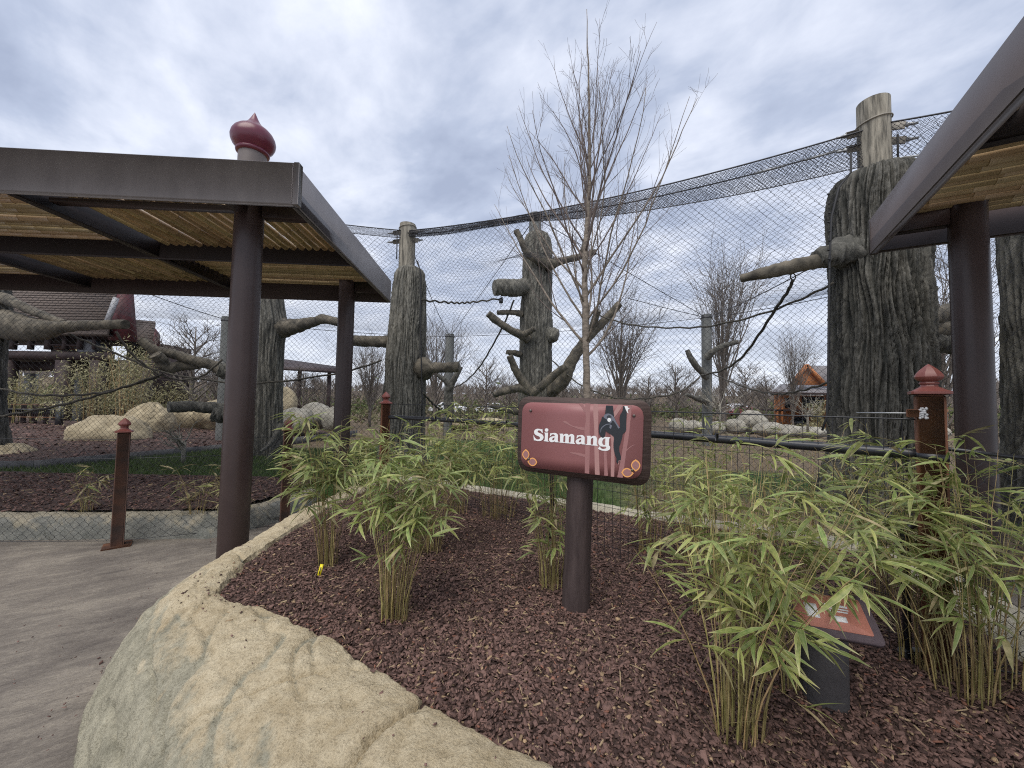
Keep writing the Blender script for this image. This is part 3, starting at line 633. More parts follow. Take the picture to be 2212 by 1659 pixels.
grass(40000, [(-9.5, -2.5, 6.3, 10.5, .6), (-2.5, 1.4, 4.1, 8.5, .34), (1.4, 5, 4, 7, .06)], 'lawn_grass', 'short green grass inside the netted enclosure')
# ================================================================== CANOPIES
def bamboo_mesh(L, r, seed):
    rn = random.Random(seed); mb = MB(); pts = []; rr = []; x = 0.0; nodes = []
    p = rn.uniform(0.05, 0.3)
    xs_ = [(0, r)]
    while p < L - 0.02:
        xs_ += [(p - 0.012, r * .99), (p - .004, r * 1.07), (p, r * 1.09), (p + .004, r * 1.05), (p + .012, r * .97)]; nodes.append(p); p += rn.uniform(0.27, 0.40)
    xs_.append((L, r * .97)); b = rn.uniform(-.012, .012); ph = rn.uniform(0, 6)
    pts = [(q, b * math.sin(q / L * math.pi), b * math.cos(q / L * 4 + ph) * .4) for q, _ in xs_]
    mb.tube(pts, [q[1] for q in xs_], 10)
    me = mb.mesh('bamboo_pole', 'bamboo_pole', True); me.set_sharp_from_angle(angle=rad(60)); me.materials.append(MATS['bamboo_node'])
    # dark ring faces at the nodes
    co = np.empty(len(me.vertices) * 3, dtype=np.float32); me.vertices.foreach_get('co', co); co = co.reshape(-1, 3)
    for pl in me.polygons:
        cx_ = sum(co[v][0] for v in pl.vertices) / len(pl.vertices)
        if any(abs(cx_ - (q + .002)) < .0035 for q in nodes): pl.material_index = 1
    return me
def onion(parent, x, y, z0, s=1.0):
    pr = [(0.0, .24), (0.165, .235), (0.182, .25), (0.186, .268), (0.178, .286), (0.172, .29), (0.19, .31), (0.222, .345), (0.242, .39), (0.247, .43), (0.238, .475), (0.215, .52), (0.178, .56), (0.135, .592), (0.095, .625), (0.066, .665), (0.04, .715), (0.018, .765), (0.0, .80)]
    m = MB(); m.lathe([(a * s, z0 + b * s) for a, b in pr], (x, y, 0), 40)
    o = m.build('onion_finial', 'onion_paint', parent, True); o.data.set_sharp_from_angle(angle=rad(50)); oo = o
    m = MB(); m.lathe([(0.155 * s, .2), (0.155 * s, z0 + .26 * s), (0.0, z0 + .26 * s)], (x, y, 0), 32)
    o = m.build('finial_neck', 'stub_grey', oo, True); o.data.set_sharp_from_angle(angle=rad(40))
def canopy(name, corner, phi, width, depth, label, columns, xb, yb, zb, H, par, mirror=1, stubs=(), finials=(), pr=0.042, pitch=0.104, gap_near=True, zb2=None, steel='steel_skylit', steel2='steel_skylit'):
    """local x runs along the front (positive = away from the corner), y goes back; corner = near open corner"""
    root = thing(name, corner, label, 'canopy', 'bamboo roofed steel canopies over the path')
    root.rotation_euler = (0, 0, phi)
    fw_ = 0.07
    def part(n, m, mt, sm=False, ang=None, **k):
        o = m.build(n, mt, root, sm, **k)
        if ang: smooth_angle(o.data, ang)
        return o
    W_ = width; m1 = mirror
    def bm(n, a, b, w, h, mt='steel_brown', bev=0.008):
        m = MB(); m.beam((a[0] * m1, a[1], a[2]), (b[0] * m1, b[1], b[2]), w, h, bev=bev); return part(n, m, mt)
    zt = H / 2
    bm('fascia', (0.02, fw_ / 2, zt), (W_, fw_ / 2, zt), fw_, H, steel)
    bm('fascia', (fw_ / 2, fw_, zt), (fw_ / 2, depth - fw_, zt), fw_, H - .004, steel2)
    bm('fascia', (0.02, depth - fw_ / 2, zt), (W_, depth - fw_ / 2, zt), fw_, H, 'steel_brown')
    bm('fascia', (W_ - fw_ / 2, fw_, zt), (W_ - fw_ / 2, depth - fw_, zt), fw_, H - .004, 'steel_brown')
    # corner cap with weld seam
    m = MB(); m.box((0.0 * m1 + 0.05 * m1 * 0, fw_ / 2, zt), (0.05, fw_ + .006, H + .006), bev=.004); part('corner_plate', m, steel)
    mw = MB(); 
    for k in range(46):
        mw.ell((0.032 * m1 + RNG.uniform(-.003, .003), -.001, 0.015 + k * (H - .03) / 46), (.006, .004, .0045), 6, 4)
    part('weld_bead', mw, 'weld', True)
    # inner beams
    zc = zb; bh = 0.24
    for y in yb: bm('cross_beam', (fw_, y, zc), (W_ - fw_, y, zc), 0.10, bh, 'steel_shaded')
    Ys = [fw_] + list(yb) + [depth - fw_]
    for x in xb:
        for y0, y1 in zip(Ys[:-1], Ys[1:]): bm('purlin', (x, y0 + (.05 if y0 != fw_ else 0), zc), (x, y1 - (.05 if y1 != depth - fw_ else 0), zc), 0.11, bh, 'steel_shaded')
    Xs = [fw_] + list(xb) + [W_ - fw_]
    cache = {}
    cnt = 0
    for i in range(len(Xs) - 1):
        for j in range(len(Ys) - 1):
            x0, x1 = Xs[i] + .05, Xs[i + 1] - .05; y0, y1 = Ys[j] + .02, Ys[j + 1] - .02
            alongY = (i + j + par) % 2 == 0
            L = (y1 - y0) if alongY else (x1 - x0); n = int(((x1 - x0) if alongY else (y1 - y0)) / pitch)
            for k in range(n):
                if cnt >= 296: break
                key = (round(L, 2), k % 5)
                if key not in cache: cache[key] = bamboo_mesh(L, pr, len(cache) * 7 + 3)
                o = link('bamboo_pole', cache[key], root); cnt += 1
                t = (k + .5) * pitch + RNG.uniform(-.006, .006)
                s = RNG.uniform(.88, 1.06); zz_ = zc + .085 + RNG.uniform(-.008, .008)
                if alongY:
                    o.location = ((x0 + t) * m1, y0 if k % 2 else y1, zz_); o.rotation_euler = (RNG.uniform(0, 6.28), 0, rad(90) if k % 2 else rad(-90))
                else:
                    o.location = (x0 * m1 if k % 2 else x1 * m1, y0 + t, zz_); d = 0 if (k % 2) == (m1 > 0) else rad(180); o.rotation_euler = (RNG.uniform(0, 6.28), 0, d)
                o.scale = (1, s, s)
    for (x, y, r) in columns:
        m = MB(); m.tube([(x * m1, y, -corner[2] - .05), (x * m1, y, zc + .05)], r, 40); part('column', m, 'steel_brown', ang=40)
        m = MB(); m.tube([(x * m1, y, zc + .05), (x * m1, y, zc + .07)], r * 1.03, 40); part('column_cap', m, 'steel_brown', ang=40)
    for (a, b, w, h) in stubs:
        bm('outrigger', a, b, w, h)
    for (x, y) in finials: onion(root, x * m1, y, H + .17, .84)
    return root
PHI = rad(3.5)
c0 = at(637, 441, 3.5)
colL = [(0.72, 0.52, 0.134), (0.68, 3.22, 0.134), (7.9, 0.52, 0.134), (7.9, 3.22, 0.134)]
canopy('canopy', (c0.x, c0.y, c0.z), PHI, 9.0, 3.6, 'large flat steel canopy with bamboo ceiling and dark red onion finial on the left', colL, [2.72, 5.25, 7.2], [1.86], 0.20, 0.40, 0, mirror=-1,
       stubs=[((0.10, 0.52, 0.17), (0.57, 0.52, 0.17), .10, .19), ((0.72, 0.10, 0.17), (0.72, 0.37, 0.17), .12, .19), ((0.87, .52, .17), (2.66, .52, .17), .10, .05), ((0.10, 3.22, 0.17), (0.53, 3.22, 0.17), .10, .19)],
       finials=[(0.72, 0.52), (7.9, .52)])
# right canopy : corner is its far left corner as seen; its long open edge runs towards the camera
c1 = at(1879, 550, 4.3); c1b = Vector((2.72, 1.95, c1.z))
d = Vector((c1b.x - c1.x, c1b.y - c1.y, 0)); ang = math.atan2(d.y, d.x)
# local +x = along the edge towards the camera, local y (back) = to the right of it (mirror handled by rotation)
dn = d.normalized(); rel = Vector((4.44 - c1.x, 3.69 - c1.y, 0)); cxl, cyl = rel.dot(dn), rel.x * -dn.y + rel.y * dn.x
colR = [(cxl, cyl, 0.134), (6.6, cyl, 0.134)]
canopy('canopy', (c1.x, c1.y, c1.z), ang, 7.6, 6.6, 'flat steel canopy with bamboo ceiling cut by the right edge of the photo', colR, [1.9, 4.4], [2.2, 4.4], 0.20, 0.40, 0, mirror=1,
       stubs=[((cxl, 0.10, 0.17), (cxl, cyl - .13, 0.17), .10, .19), ((.1, cyl, 0.17), (cxl - .13, cyl, 0.17), .10, .19)], finials=[], steel='steel_half_lit', steel2='steel_brown')
# ================================================================== FENCES AND POSTS
def fence_post(x, y, z0, h, rot, label, w=0.105, plate=True, category='fence post'):
    root = thing('fence_post', (x, y, z0), label, category, 'rusty steel fence posts with red caps'); root.rotation_euler = (0, 0, rot)
    m = MB(); m.box((0, 0, (h - .02) / 2), (w, w, h - .02), bev=.010); m.build('post_shaft', 'rust_dark' if plate else 'rust', root)
    if plate:
        m = MB(); m.box((0, 0, .008), (.23, .23, .014), bev=.003); m.build('base_plate', 'rust', root)
    s = w / .12
    m = MB()
    def sq(hw, z, cor=0.12):
        c = hw * (1 - cor); return [(hw, -c, z), (hw, c, z), (c, hw, z), (-c, hw, z), (-hw, c, z), (-hw, -c, z), (-c, -hw, z), (c, -hw, z)]
    def octg(r, z, ph=rad(-22.5)): return [(r * math.cos(ph + k * math.pi / 4), r * math.sin(ph + k * math.pi / 4), z) for k in range(8)]
    rings = [sq(.079, 0), sq(.083, .003), sq(.083, .016), sq(.078, .019), sq(.066, .024), sq(.054, .033), octg(.043, .044), octg(.037, .055), octg(.0365, .058), octg(.042, .060), octg(.0445, .066), octg(.042, .072),
             octg(.036, .075), octg(.037, .078), octg(.050, .084), octg(.060, .093), octg(.064, .104), octg(.061, .116), octg(.052, .131), octg(.038, .148), octg(.022, .164), octg(.008, .177), octg(.001, .181)]
    V = np.array(rings).reshape(-1, 3) * s; V[:, 2] += h - .022 * s
    n = len(rings); i = np.arange(n - 1)[:, None] * 8; j = np.arange(8)[None, :]; j2 = (j + 1) % 8
    m.add(V, np.stack([i + j, i + j2, i + 8 + j2, i + 8 + j], -1).reshape(-1, 4))
    o = m.build('post_cap', 'cap_red', root, True); o.data.set_sharp_from_angle(angle=rad(28))
    return root
P0 = (-6.7, 4.12); P1 = (-4.30, 4.30); P2 = (-2.84, 4.93); P3 = (-1.64, 5.02); PM = (0.37, 3.42); P4 = (2.02, 1.86); P5 = (3.9, 1.35)
fence_post(*P0, 0, 1.26, rad(10), 'rusty fence post on the path, cut off outside the left edge')
fence_post(*P1, 0, 1.26, rad(41), 'rusty square fence post with red pointed cap standing alone on the path at the left')
fence_post(*P2, 0, 1.26, rad(35), 'rusty fence post half hidden behind the left bamboo and the stone wall')
fence_post(*P3, .40, 1.22, rad(28), 'rusty fence post with red pointed cap in front of the fluted trunk', plate=False)
p4 = fence_post(*P4, .44, 1.30, rad(-39), 'large orange rusted fence post with red pointed cap before the massive right trunk', plate=False, w=.098)
# bracket and clamp on the near post
m = MB(); m.box((-.062, -.040, 1.19), (.045, .03, .04), bev=.004); m.build('wire_bracket', 'rust', p4)
m = MB(); m.tube([(-.085, -.040, 1.19), (-.26, .085, 1.185)], .0035, 8); m.build('wire_tensioner', 'galv', p4)
m = MB()
for k in range(40): m.ell((-.030 + RNG.uniform(-.014, .014), -.051 + RNG.uniform(-.002, .002), 1.19 + RNG.uniform(-.026, .026)), (.006, .004, .006), 5, 3)
m.build('paint_spatter', 'trim_white', p4)
m = MB(); m.box((0, 0, 0.985), (.103, .103, .03)); m.build('strap', 'black_steel', p4)

def hexnet(S, L, H, pw, ph, r, jit=0.004, twist=0.010, seed=1, org=(0, 0, 0)):
    """S(u,v) -> points, u along (m), v up (m)"""
    rn = np.random.RandomState(seed); nu = int(L / (pw / 2)); nv = int(H / (ph / 2))
    I, J = np.meshgrid(np.arange(nu + 1), np.arange(nv + 1), indexing='ij'); ok = ((I + J) % 2 == 0)
    U = I * pw / 2 + rn.normal(0, jit, I.shape); V = J * ph / 2 + rn.normal(0, jit, I.shape)
    lo = S(np.clip(U, 0, L), np.clip(V - twist / 2, 0, H)); hi = S(np.clip(U, 0, L), np.clip(V + twist / 2, 0, H))
    A = [lo[ok]]; B = [hi[ok]]; R = [np.full(ok.sum(), r * 1.5)]
    for di in (-1, 1):
        a = ok.copy(); a[:, -1] = False
        if di < 0: a[0, :] = False
        else: a[-1, :] = False
        ii, jj = np.nonzero(a); A.append(hi[ii, jj]); B.append(lo[ii + di, jj + 1]); R.append(np.full(len(ii), r))
    A = np.concatenate(A); B = np.concatenate(B); R = np.concatenate(R)
    return segs_mesh(A, B, R, sides=3, org=org)
def poly_surf(pts, zlo, zhi):
    P = np.array(pts, float); d = np.linalg.norm(np.diff(P, axis=0), axis=1); s = np.concatenate([[0], np.cumsum(d)]); Lt = s[-1]
    def S(U, V, H):
        x = np.interp(U, s, P[:, 0]); y = np.interp(U, s, P[:, 1]); z0 = np.interp(U, s, zlo); z1 = np.interp(U, s, zhi)
        return np.stack([x, y, z0 + (z1 - z0) * V / H], -1)
    return S, Lt
def net_panel(name, pts, zlo, zhi, pw, ph, r, root, **kw):
    S, Lt = poly_surf(pts, zlo, zhi); H = float(np.mean(np.array(zhi) - np.array(zlo)))
    V, Fc = hexnet(lambda U, Vv: S(U, Vv, H), Lt, H, pw, ph, r, org=root.location if root else (0, 0, 0), **kw)
    return link(name, mesh_np(name, V, Fc, 'net'), root, kind='stuff')
# left low fence with hexagonal wire
fl = thing('wire_fence', (P1[0], P1[1], 0), 'low fence of black hexagonal wire netting strung between the rusty posts along the path', 'wire fence')
pp = [P0, P1, P2]
net_panel('wire_netting', [(P0[0] - 3.5, 4.05), P0, P1, P2], [.055] * 4, [1.16] * 4, .095, .09, .0017, fl)
def wire(root, pts, r, name='fence_wire', mt='black_steel', sides=6):
    m = MB(root.location); m.tube(pts, r, sides); o = m.build(name, mt, root, True); return o
for z in (.055, .95, 1.16): wire(fl, [(P0[0] - 3.5, 4.05, z), (*P0, z), (*P1, z), (*P2, z)], .003)
# welded mesh fence with the black rail
fm = thing('mesh_fence', (PM[0], PM[1], .45), 'black welded wire fence with a round black handrail running behind the sign', 'mesh fence')
FP = [P3, (-0.6, 4.32), PM, (1.25, 2.62), P4]; FPs = cr_spline([(x, y, 0) for x, y in FP], 60)
s_ = np.concatenate([[0], np.cumsum(np.linalg.norm(np.diff(FPs, axis=0), axis=1))]); LT = s_[-1]
def fpt(s, z): return np.stack([np.interp(s, s_, FPs[:, 0]), np.interp(s, s_, FPs[:, 1]), np.zeros_like(s) + z], -1)
nv_ = int(LT / 0.066); sv = np.linspace(0.03, LT - .03, nv_); A = fpt(sv, 0.42) + RNG.normal(0, .0015, (nv_, 3)); B = fpt(sv, 1.60) + RNG.normal(0, .0015, (nv_, 3))
V1, F1 = segs_mesh(A, B, .0017, sides=4, org=fm.location)
zs = [.46, .54, .62, .72, .84, .97, 1.10, 1.23, 1.36, 1.49]; A = []; B = []
ss = np.linspace(0.0, LT, 61)
for z in zs: A.append(fpt(ss[:-1], z)); B.append(fpt(ss[1:], z))
V2, F2 = segs_mesh(np.concatenate(A), np.concatenate(B), .0017, sides=4, org=fm.location)
link('wire_mesh', mesh_np('wire_mesh', np.concatenate([V1, V2]), np.concatenate([F1, F2 + len(V1)]), 'net'), fm, kind='stuff')
wire(fm, fpt(ss, 1.60), .0045, 'top_wire'); wire(fm, fpt(ss, 1.43) + np.array([.01, .02, 0]), .026, 'handrail', 'black_steel', 14)
m = MB(fm.location); m.tube([(PM[0], PM[1] + .02, .42), (PM[0], PM[1] + .02, 1.66)], .020, 12); m.ell((PM[0], PM[1] + .02, 1.665), (.024, .024, .02)); m.build('stanchion', 'black_steel', fm, True)
q_ = fpt(np.array([LT - .10]), 0)[0]
m = MB(fm.location); m.tube([(q_[0], q_[1], .42), (q_[0], q_[1], 1.05), (q_[0] + .03, q_[1] - .02, 1.09)], .016, 12); m.box((q_[0] + .03, q_[1] - .01, .47), (.14, .05, .035), bev=.006); m.build('stanchion', 'black_steel', fm)
for s in (0.9, 2.0, 3.05, 3.9):
    p_ = fpt(np.array([s]), 1.43)[0]; m = MB(fm.location); m.box((p_[0], p_[1], 1.445), (.018, .018, .05), bev=.003); m.build('clip', 'black_steel', fm)
# right net beyond the near post
fr = thing('wire_fence', (P4[0], P4[1], .45), 'wire netting with black top cable running off the right edge from the near post', 'wire fence')
net_panel('wire_netting', [P4, (2.45, 1.74), P5], [.46, .47, .47], [1.46, 1.45, 1.44], .10, .095, .0017, fr, seed=5)
wire(fr, [(*P4, 1.47), (2.3, 1.78, 1.44), (*P5, 1.40)], .011, 'top_cable'); wire(fr, [(*P4, .47), (2.45, 1.74, .475), (*P5, .475)], .003)

# ================================================================== ARTIFICIAL TRUNKS
def trunk_mesh(name, prof, lean, mt, na, nz, k=9.0, amp=0.03, seed=0, top_round=True, org=(0, 0, 0), lump=.05):
    """prof: list of (z, r, x, y) centre offsets"""
    z = np.linspace(prof[0][0], prof[-1][0], nz); pz = [p[0] for p in prof]
    R = np.interp(z, pz, [p[1] for p in prof]); CX = np.interp(z, pz, [p[2] for p in prof]); CY = np.interp(z, pz, [p[3] for p in prof])
    for _ in range(3):
        for q in (R, CX, CY): q[1:-1] = (q[:-2] + 2 * q[1:-1] + q[2:]) / 4
    th = np.linspace(0, 2 * math.pi, na, endpoint=False); T, Zm = np.meshgrid(th, z, indexing='ij')
    Rm = np.repeat(R[None], na, 0); c, s = np.cos(T), np.sin(T)
    kk = k * Rm.mean()
    wob = 0.22 * perlin(np.stack([c * 1.6, s * 1.6, Zm * 1.1 + seed], -1))
    c2, s2 = np.cos(T + wob), np.sin(T + wob)
    g1 = perlin(np.stack([c2 * kk, s2 * kk, Zm * 0.60 + seed * 3], -1)); g2 = perlin(np.stack([c2 * kk * 2.1, s2 * kk * 2.1, Zm * 1.2 + seed], -1))
    g3 = perlin(np.stack([c2 * kk * .9, s2 * kk * .9, Zm * 5 + seed], -1))
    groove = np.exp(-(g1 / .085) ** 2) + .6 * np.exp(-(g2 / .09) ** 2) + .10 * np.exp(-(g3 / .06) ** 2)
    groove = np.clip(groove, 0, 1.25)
    rough = fbm(np.stack([c * kk * 3.5, s * kk * 3.5, Zm * 16 + seed], -1), 3, .7)
    low = fbm(np.stack([c * 1.3, s * 1.3, Zm * .7 + seed], -1), 2)
    disp = -amp * groove + amp * .45 * rough + amp * .45 * np.tanh(perlin(np.stack([c2 * kk * .8, s2 * kk * .8, Zm * 1.7 + seed * 2], -1)) / .12) + lump * low
    endf = np.clip((prof[-1][0] - Zm) / .12, .0, 1) if top_round else 1
    Rr = Rm + disp * (np.clip(endf + .25, 0, 1))
    V = np.stack([CX[None] + c * Rr - org[0], CY[None] + s * Rr - org[1], Zm - org[2]], -1)
    i = np.arange(na)[:, None]; i2 = (i + 1) % na; j = np.arange(nz - 1)[None]
    Fc = np.stack([i * nz + j, i2 * nz + j, i2 * nz + j + 1, i * nz + j + 1], -1).reshape(-1, 4)
    V = V.reshape(-1, 3); top = len(V); V = np.concatenate([V, [[CX[-1] - org[0], CY[-1] - org[1], z[-1] - org[2] + .01]]])
    ii = np.arange(na); tri = np.stack([ii * nz + nz - 1, ((ii + 1) % na) * nz + nz - 1, np.full(na, top)], -1)
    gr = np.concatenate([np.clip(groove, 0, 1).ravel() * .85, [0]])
    return mesh_np(name, V, [Fc, tri], mt, True, fattr={'groove': gr})
def limb(root, pts, r, mt='limb', name='branch', n=30, sides=16, amp=.17, seed=0, cut=True, knot=True):
    P = cr_spline(pts, n); t = np.linspace(0, 1, n); rr = np.interp(t, np.linspace(0, 1, len(r)), r) if not np.isscalar(r) else np.full(n, r)
    m = MB(root.location if root else (0, 0, 0)); m.tube(P, rr, sides)
    V = np.concatenate(m.v); k = n * sides
    c = np.repeat(P, sides, 0) - np.array(m.o); dv = V[:k] - c; rn = np.repeat(rr, sides)[:, None]
    nzv = fbm((V[:k] + seed * 3.1) * (0.55 / max(rr.mean(), .01)), 3, .6)[:, None]; g = perlin((V[:k] + seed) * (1.6 / max(rr.mean(), .01)))[:, None]
    V[:k] = c + dv * (1 + amp * 1.2 * nzv - amp * .8 * np.exp(-(g / .12) ** 2))
    m.v = [V]
    me = m.mesh(name, mt, True); me.set_sharp_from_angle(angle=rad(65))
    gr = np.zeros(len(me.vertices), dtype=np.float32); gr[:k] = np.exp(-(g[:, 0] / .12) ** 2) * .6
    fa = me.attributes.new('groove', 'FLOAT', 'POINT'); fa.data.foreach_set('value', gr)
    return link(name, me, root)
def z3(x, y, D): return at(777.6 + x * .3125, 388.8 + y * .3125, D)      # helper: reading of an enlarged view
def pole(root, x, y, z0, z1, r, mt='wood_pole'):
    m = MB(root.location); n = 30
    m.tube([(x, y, z) for z in np.linspace(z0, z1, n)], r, 32, cap=True); o = m.build('pole', mt, root, True); o.data.set_sharp_from_angle(angle=rad(50)); return o
def bands(root, x, y, z, r, dirs):
    m = MB(root.location); a = np.linspace(0, 2 * math.pi, 33)
    m.tube([(x + (r + .012) * math.cos(t), y + (r + .012) * math.sin(t), z + .03 * math.cos(t * 1.0)) for t in a], .009, 8, cap=False); m.build('cable_band', 'plate', root, True)
    for (dx, dy) in dirs:
        for zz_ in (0.0, -.20):
            d = Vector((dx, dy, 0)).normalized()
            m = MB(root.location); m.beam(Vector((x, y, z - .10 + zz_)) + d * (r - .02), Vector((x, y, z - .13 + zz_)) + d * (r + .14), .022, .10, bev=.004); m.build('cleat_plate', 'plate', root)
            m = MB(root.location); q = Vector((x, y, z - .13 + zz_)) + d * (r + .16)
            m.ell(q, (.03, .03, .03), 8, 6); m.tube([q, q + d * .10 + Vector((0, 0, -.01))], [.022, .016], 8); m.build('shackle', 'galv', root, True)

# A : left trunk with pole
A_c = at(880, 700, 8.45); ax, ay = A_c.x, A_c.y
tA = thing('artificial_trunk', (ax, ay, .25), 'grey fluted concrete trunk with slim timber pole rising from its domed top, left of centre', 'artificial tree')
zA = 4.60
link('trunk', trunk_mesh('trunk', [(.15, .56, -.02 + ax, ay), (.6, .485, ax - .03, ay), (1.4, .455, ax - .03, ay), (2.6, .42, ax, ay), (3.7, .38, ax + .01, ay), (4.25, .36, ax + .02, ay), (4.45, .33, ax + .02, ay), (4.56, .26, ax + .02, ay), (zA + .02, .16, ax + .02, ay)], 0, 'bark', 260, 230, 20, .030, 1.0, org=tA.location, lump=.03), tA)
px_ = at(880, 520, 8.45)
pole(tA, px_.x, ay, zA - .3, 5.58, .175); bands(tA, px_.x, ay, 5.50, .175, [(1, -.5), (-1, -.08)])
limb(tA, [at(905, 797, 8.4), at(925, 795, 8.2), at(945, 794, 8.15), at(992, 792, 8.1)], [.26, .24, .125, .115, .11], seed=1)
limb(tA, [at(840, 738, 8.4), at(815, 738, 8.35), at(760, 736, 8.35), at(735, 733, 8.3)], [.16, .125, .12, .11], seed=2)
# B : big right trunk with pole
bxc = at(1893, 700, 5.15); b_x, b_y = bxc.x, bxc.y
tB = thing('artificial_trunk', (b_x, b_y, .25), 'massive dark ridged concrete trunk with thick timber pole behind the right canopy corner', 'artificial tree')
def bz(v): return at(1893, v, 5.15)
prB = []
for v, xl, xr in ((1150, 1712, 2075), (1090, 1750, 2045), (1000, 1775, 2032), (900, 1783, 2026), (800, 1786, 2021), (700, 1788, 2012), (600, 1782, 2010), (500, 1778, 2006), (440, 1776, 2004), (405, 1780, 2002), (385, 1794, 1990), (374, 1815, 1968), (366, 1850, 1935)):
    c_ = at((xl + xr) / 2, v, 5.15); prB.append((c_.z, (xr - xl) / 2 / F_ * 5.15 * .735, c_.x, b_y))
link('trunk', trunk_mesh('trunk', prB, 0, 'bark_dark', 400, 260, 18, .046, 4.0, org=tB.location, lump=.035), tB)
pt_ = at(1888, 300, 5.05)
zBt = at(1886, 222, 5.05).z
pole(tB, pt_.x, 5.05, prB[-1][0] - .3, zBt, .175); bands(tB, pt_.x, 5.05, at(1872, 270, 4.95).z + .10, .175, [(-1, .25), (1, -.55)])
limb(tB, [at(1830, 545, 5.1), at(1790, 552, 5.0), at(1763, 560, 5.0)], [.25, .17, .15, .125], 'bark_dark', seed=3, amp=.25)
limb(tB, [at(1775, 562, 5.0), at(1730, 572, 5.1), at(1660, 588, 5.3), at(1599, 602, 5.5)], [.10, .10, .098, .085, .055], seed=4)
limb(tB, [at(1990, 690, 5.2), at(2030, 681, 5.6), at(2046, 674, 5.8)], [.16, .14, .13], seed=5)
limb(tB, [at(1990, 712, 5.3), at(2050, 712, 5.6), at(2090, 716, 5.7)], [.14, .13, .12], 'limb', seed=6)
limb(tB, [at(1990, 735, 5.3), at(2040, 742, 5.6), at(2090, 755, 5.7)], [.15, .14, .12], 'bark_dark', seed=7)
# C : centre trunk inside the enclosure
DC = 11.0
def prof_from(rows, D, yc):
    out = []
    for v, xl, xr in rows:
        c_ = at((xl + xr) / 2, v, D); out.append((c_.z, (xr - xl) / 2 / F_ * D / math.sqrt(1 + (c_.x / D) ** 2), c_.x, yc))
    return out
rowsC = [(777.6 + a * .3125, 777.6 + b * .3125, 388.8 + y * .3125) for a, b, y in ((1090, 1345, 1650), (1100, 1330, 1450), (1105, 1328, 1250), (1105, 1330, 1050), (1108, 1330, 850), (1115, 1330, 700), (1122, 1330, 600), (1125, 1328, 480), (1132, 1322, 420), (1150, 1305, 380), (1180, 1275, 362))]
prC = prof_from([(y, a, b) for a, b, y in rowsC], DC, DC); prC = [(0.1, prC[0][1] * 1.15, prC[0][2], DC)] + prC
tC = thing('artificial_trunk', (prC[0][2], DC, .2), 'grey concrete tree trunk with many sawn off limbs in the middle of the enclosure', 'artificial tree')
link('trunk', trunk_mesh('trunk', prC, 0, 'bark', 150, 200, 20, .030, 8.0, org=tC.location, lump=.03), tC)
pc = z3(1212, 300, DC); pole(tC, pc.x, DC, prC[-1][0] - .3, at(1157, 463, DC).z, .18, 'pole_grey')
D1 = DC - .45
limb(tC, [z3(1080, 350, D1 - .3), z3(1120, 430, D1 - .3), z3(1150, 500, D1 - .2), z3(1230, 550, D1 - .1), z3(1310, 585, D1)], [.085, .085, .095, .13, .17], 'limb', seed=11)
limb(tC, [z3(1290, 590, D1), z3(1390, 560, D1 - .1), z3(1500, 535, D1 - .2), z3(1632, 497, D1 - .3)], [.20, .10, .095, .08], 'limb', seed=12)
limb(tC, [z3(1525, 530, D1 - .2), z3(1550, 470, D1 - .3), z3(1572, 385, D1 - .4)], [.09, .10, .08], 'limb', seed=13)
limb(tC, [z3(1150, 735, D1 + .3), z3(1080, 745, D1), z3(1000, 745, D1 - .1), z3(930, 745, D1 - .2)], [.26, .24, .25, .22], 'bark', seed=14, amp=.16)
limb(tC, [z3(1120, 925, DC - .2), z3(1050, 915, DC - .3), z3(948, 916, DC - .4)], [.10, .075, .068], 'limb', seed=15)
limb(tC, [z3(885, 925, D1 - .5), z3(940, 970, D1 - .4), z3(1010, 1020, D1 - .3), z3(1100, 1065, D1 - .1), z3(1160, 1100, D1 + .1)], [.095, .10, .10, .12, .13], 'limb', seed=16)
limb(tC, [z3(1120, 1070, D1 - .1), z3(1170, 1050, D1 - .2), z3(1210, 1025, D1 - .3)], [.09, .085, .07], 'limb', seed=17)
limb(tC, [z3(1290, 1070, DC), z3(1335, 1078, DC - .3), z3(1368, 1085, DC - .35)], [.22, .24, .15], 'bark', 'burl', seed=18, amp=.3)
limb(tC, [z3(1110, 1205, DC - .2), z3(1060, 1195, DC - .3), z3(1015, 1190, DC - .4)], [.10, .08, .07], 'limb', seed=19)
limb(tC, [z3(1035, 1215, D1 - .6), z3(1065, 1290, D1 - .5), z3(1110, 1370, D1 - .4), z3(1190, 1475, D1 - .3)], [.085, .10, .11, .12], 'limb', seed=20)
limb(tC, [z3(922, 1485, D1 - .6), z3(1000, 1460, D1 - .5), z3(1100, 1440, D1 - .35), z3(1180, 1465, D1 - .3)], [.085, .10, .12, .13], 'limb', seed=21)
limb(tC, [z3(1185, 1480, D1 - .3), z3(1250, 1430, D1 - .4), z3(1340, 1350, D1 - .5), z3(1425, 1285, D1 - .6)], [.13, .12, .11, .09], 'limb', seed=22)
limb(tC, [z3(1300, 1480, DC - .2), z3(1400, 1390, D1), z3(1460, 1260, D1 - .1), z3(1540, 1130, D1 - .2), z3(1680, 980, D1 - .3), z3(1795, 855, D1 - .4)], [.20, .20, .17, .14, .11, .10], 'limb', seed=23, n=36)
limb(tC, [z3(1590, 1060, D1 - .2), z3(1615, 990, D1 - .4), z3(1645, 900, D1 - .6)], [.11, .10, .095], 'limb', seed=24)
limb(tC, [z3(1120, 1605, D1), z3(1000, 1585, D1 - .3), z3(892, 1558, D1 - .5)], [.11, .085, .05], 'limb', seed=25)
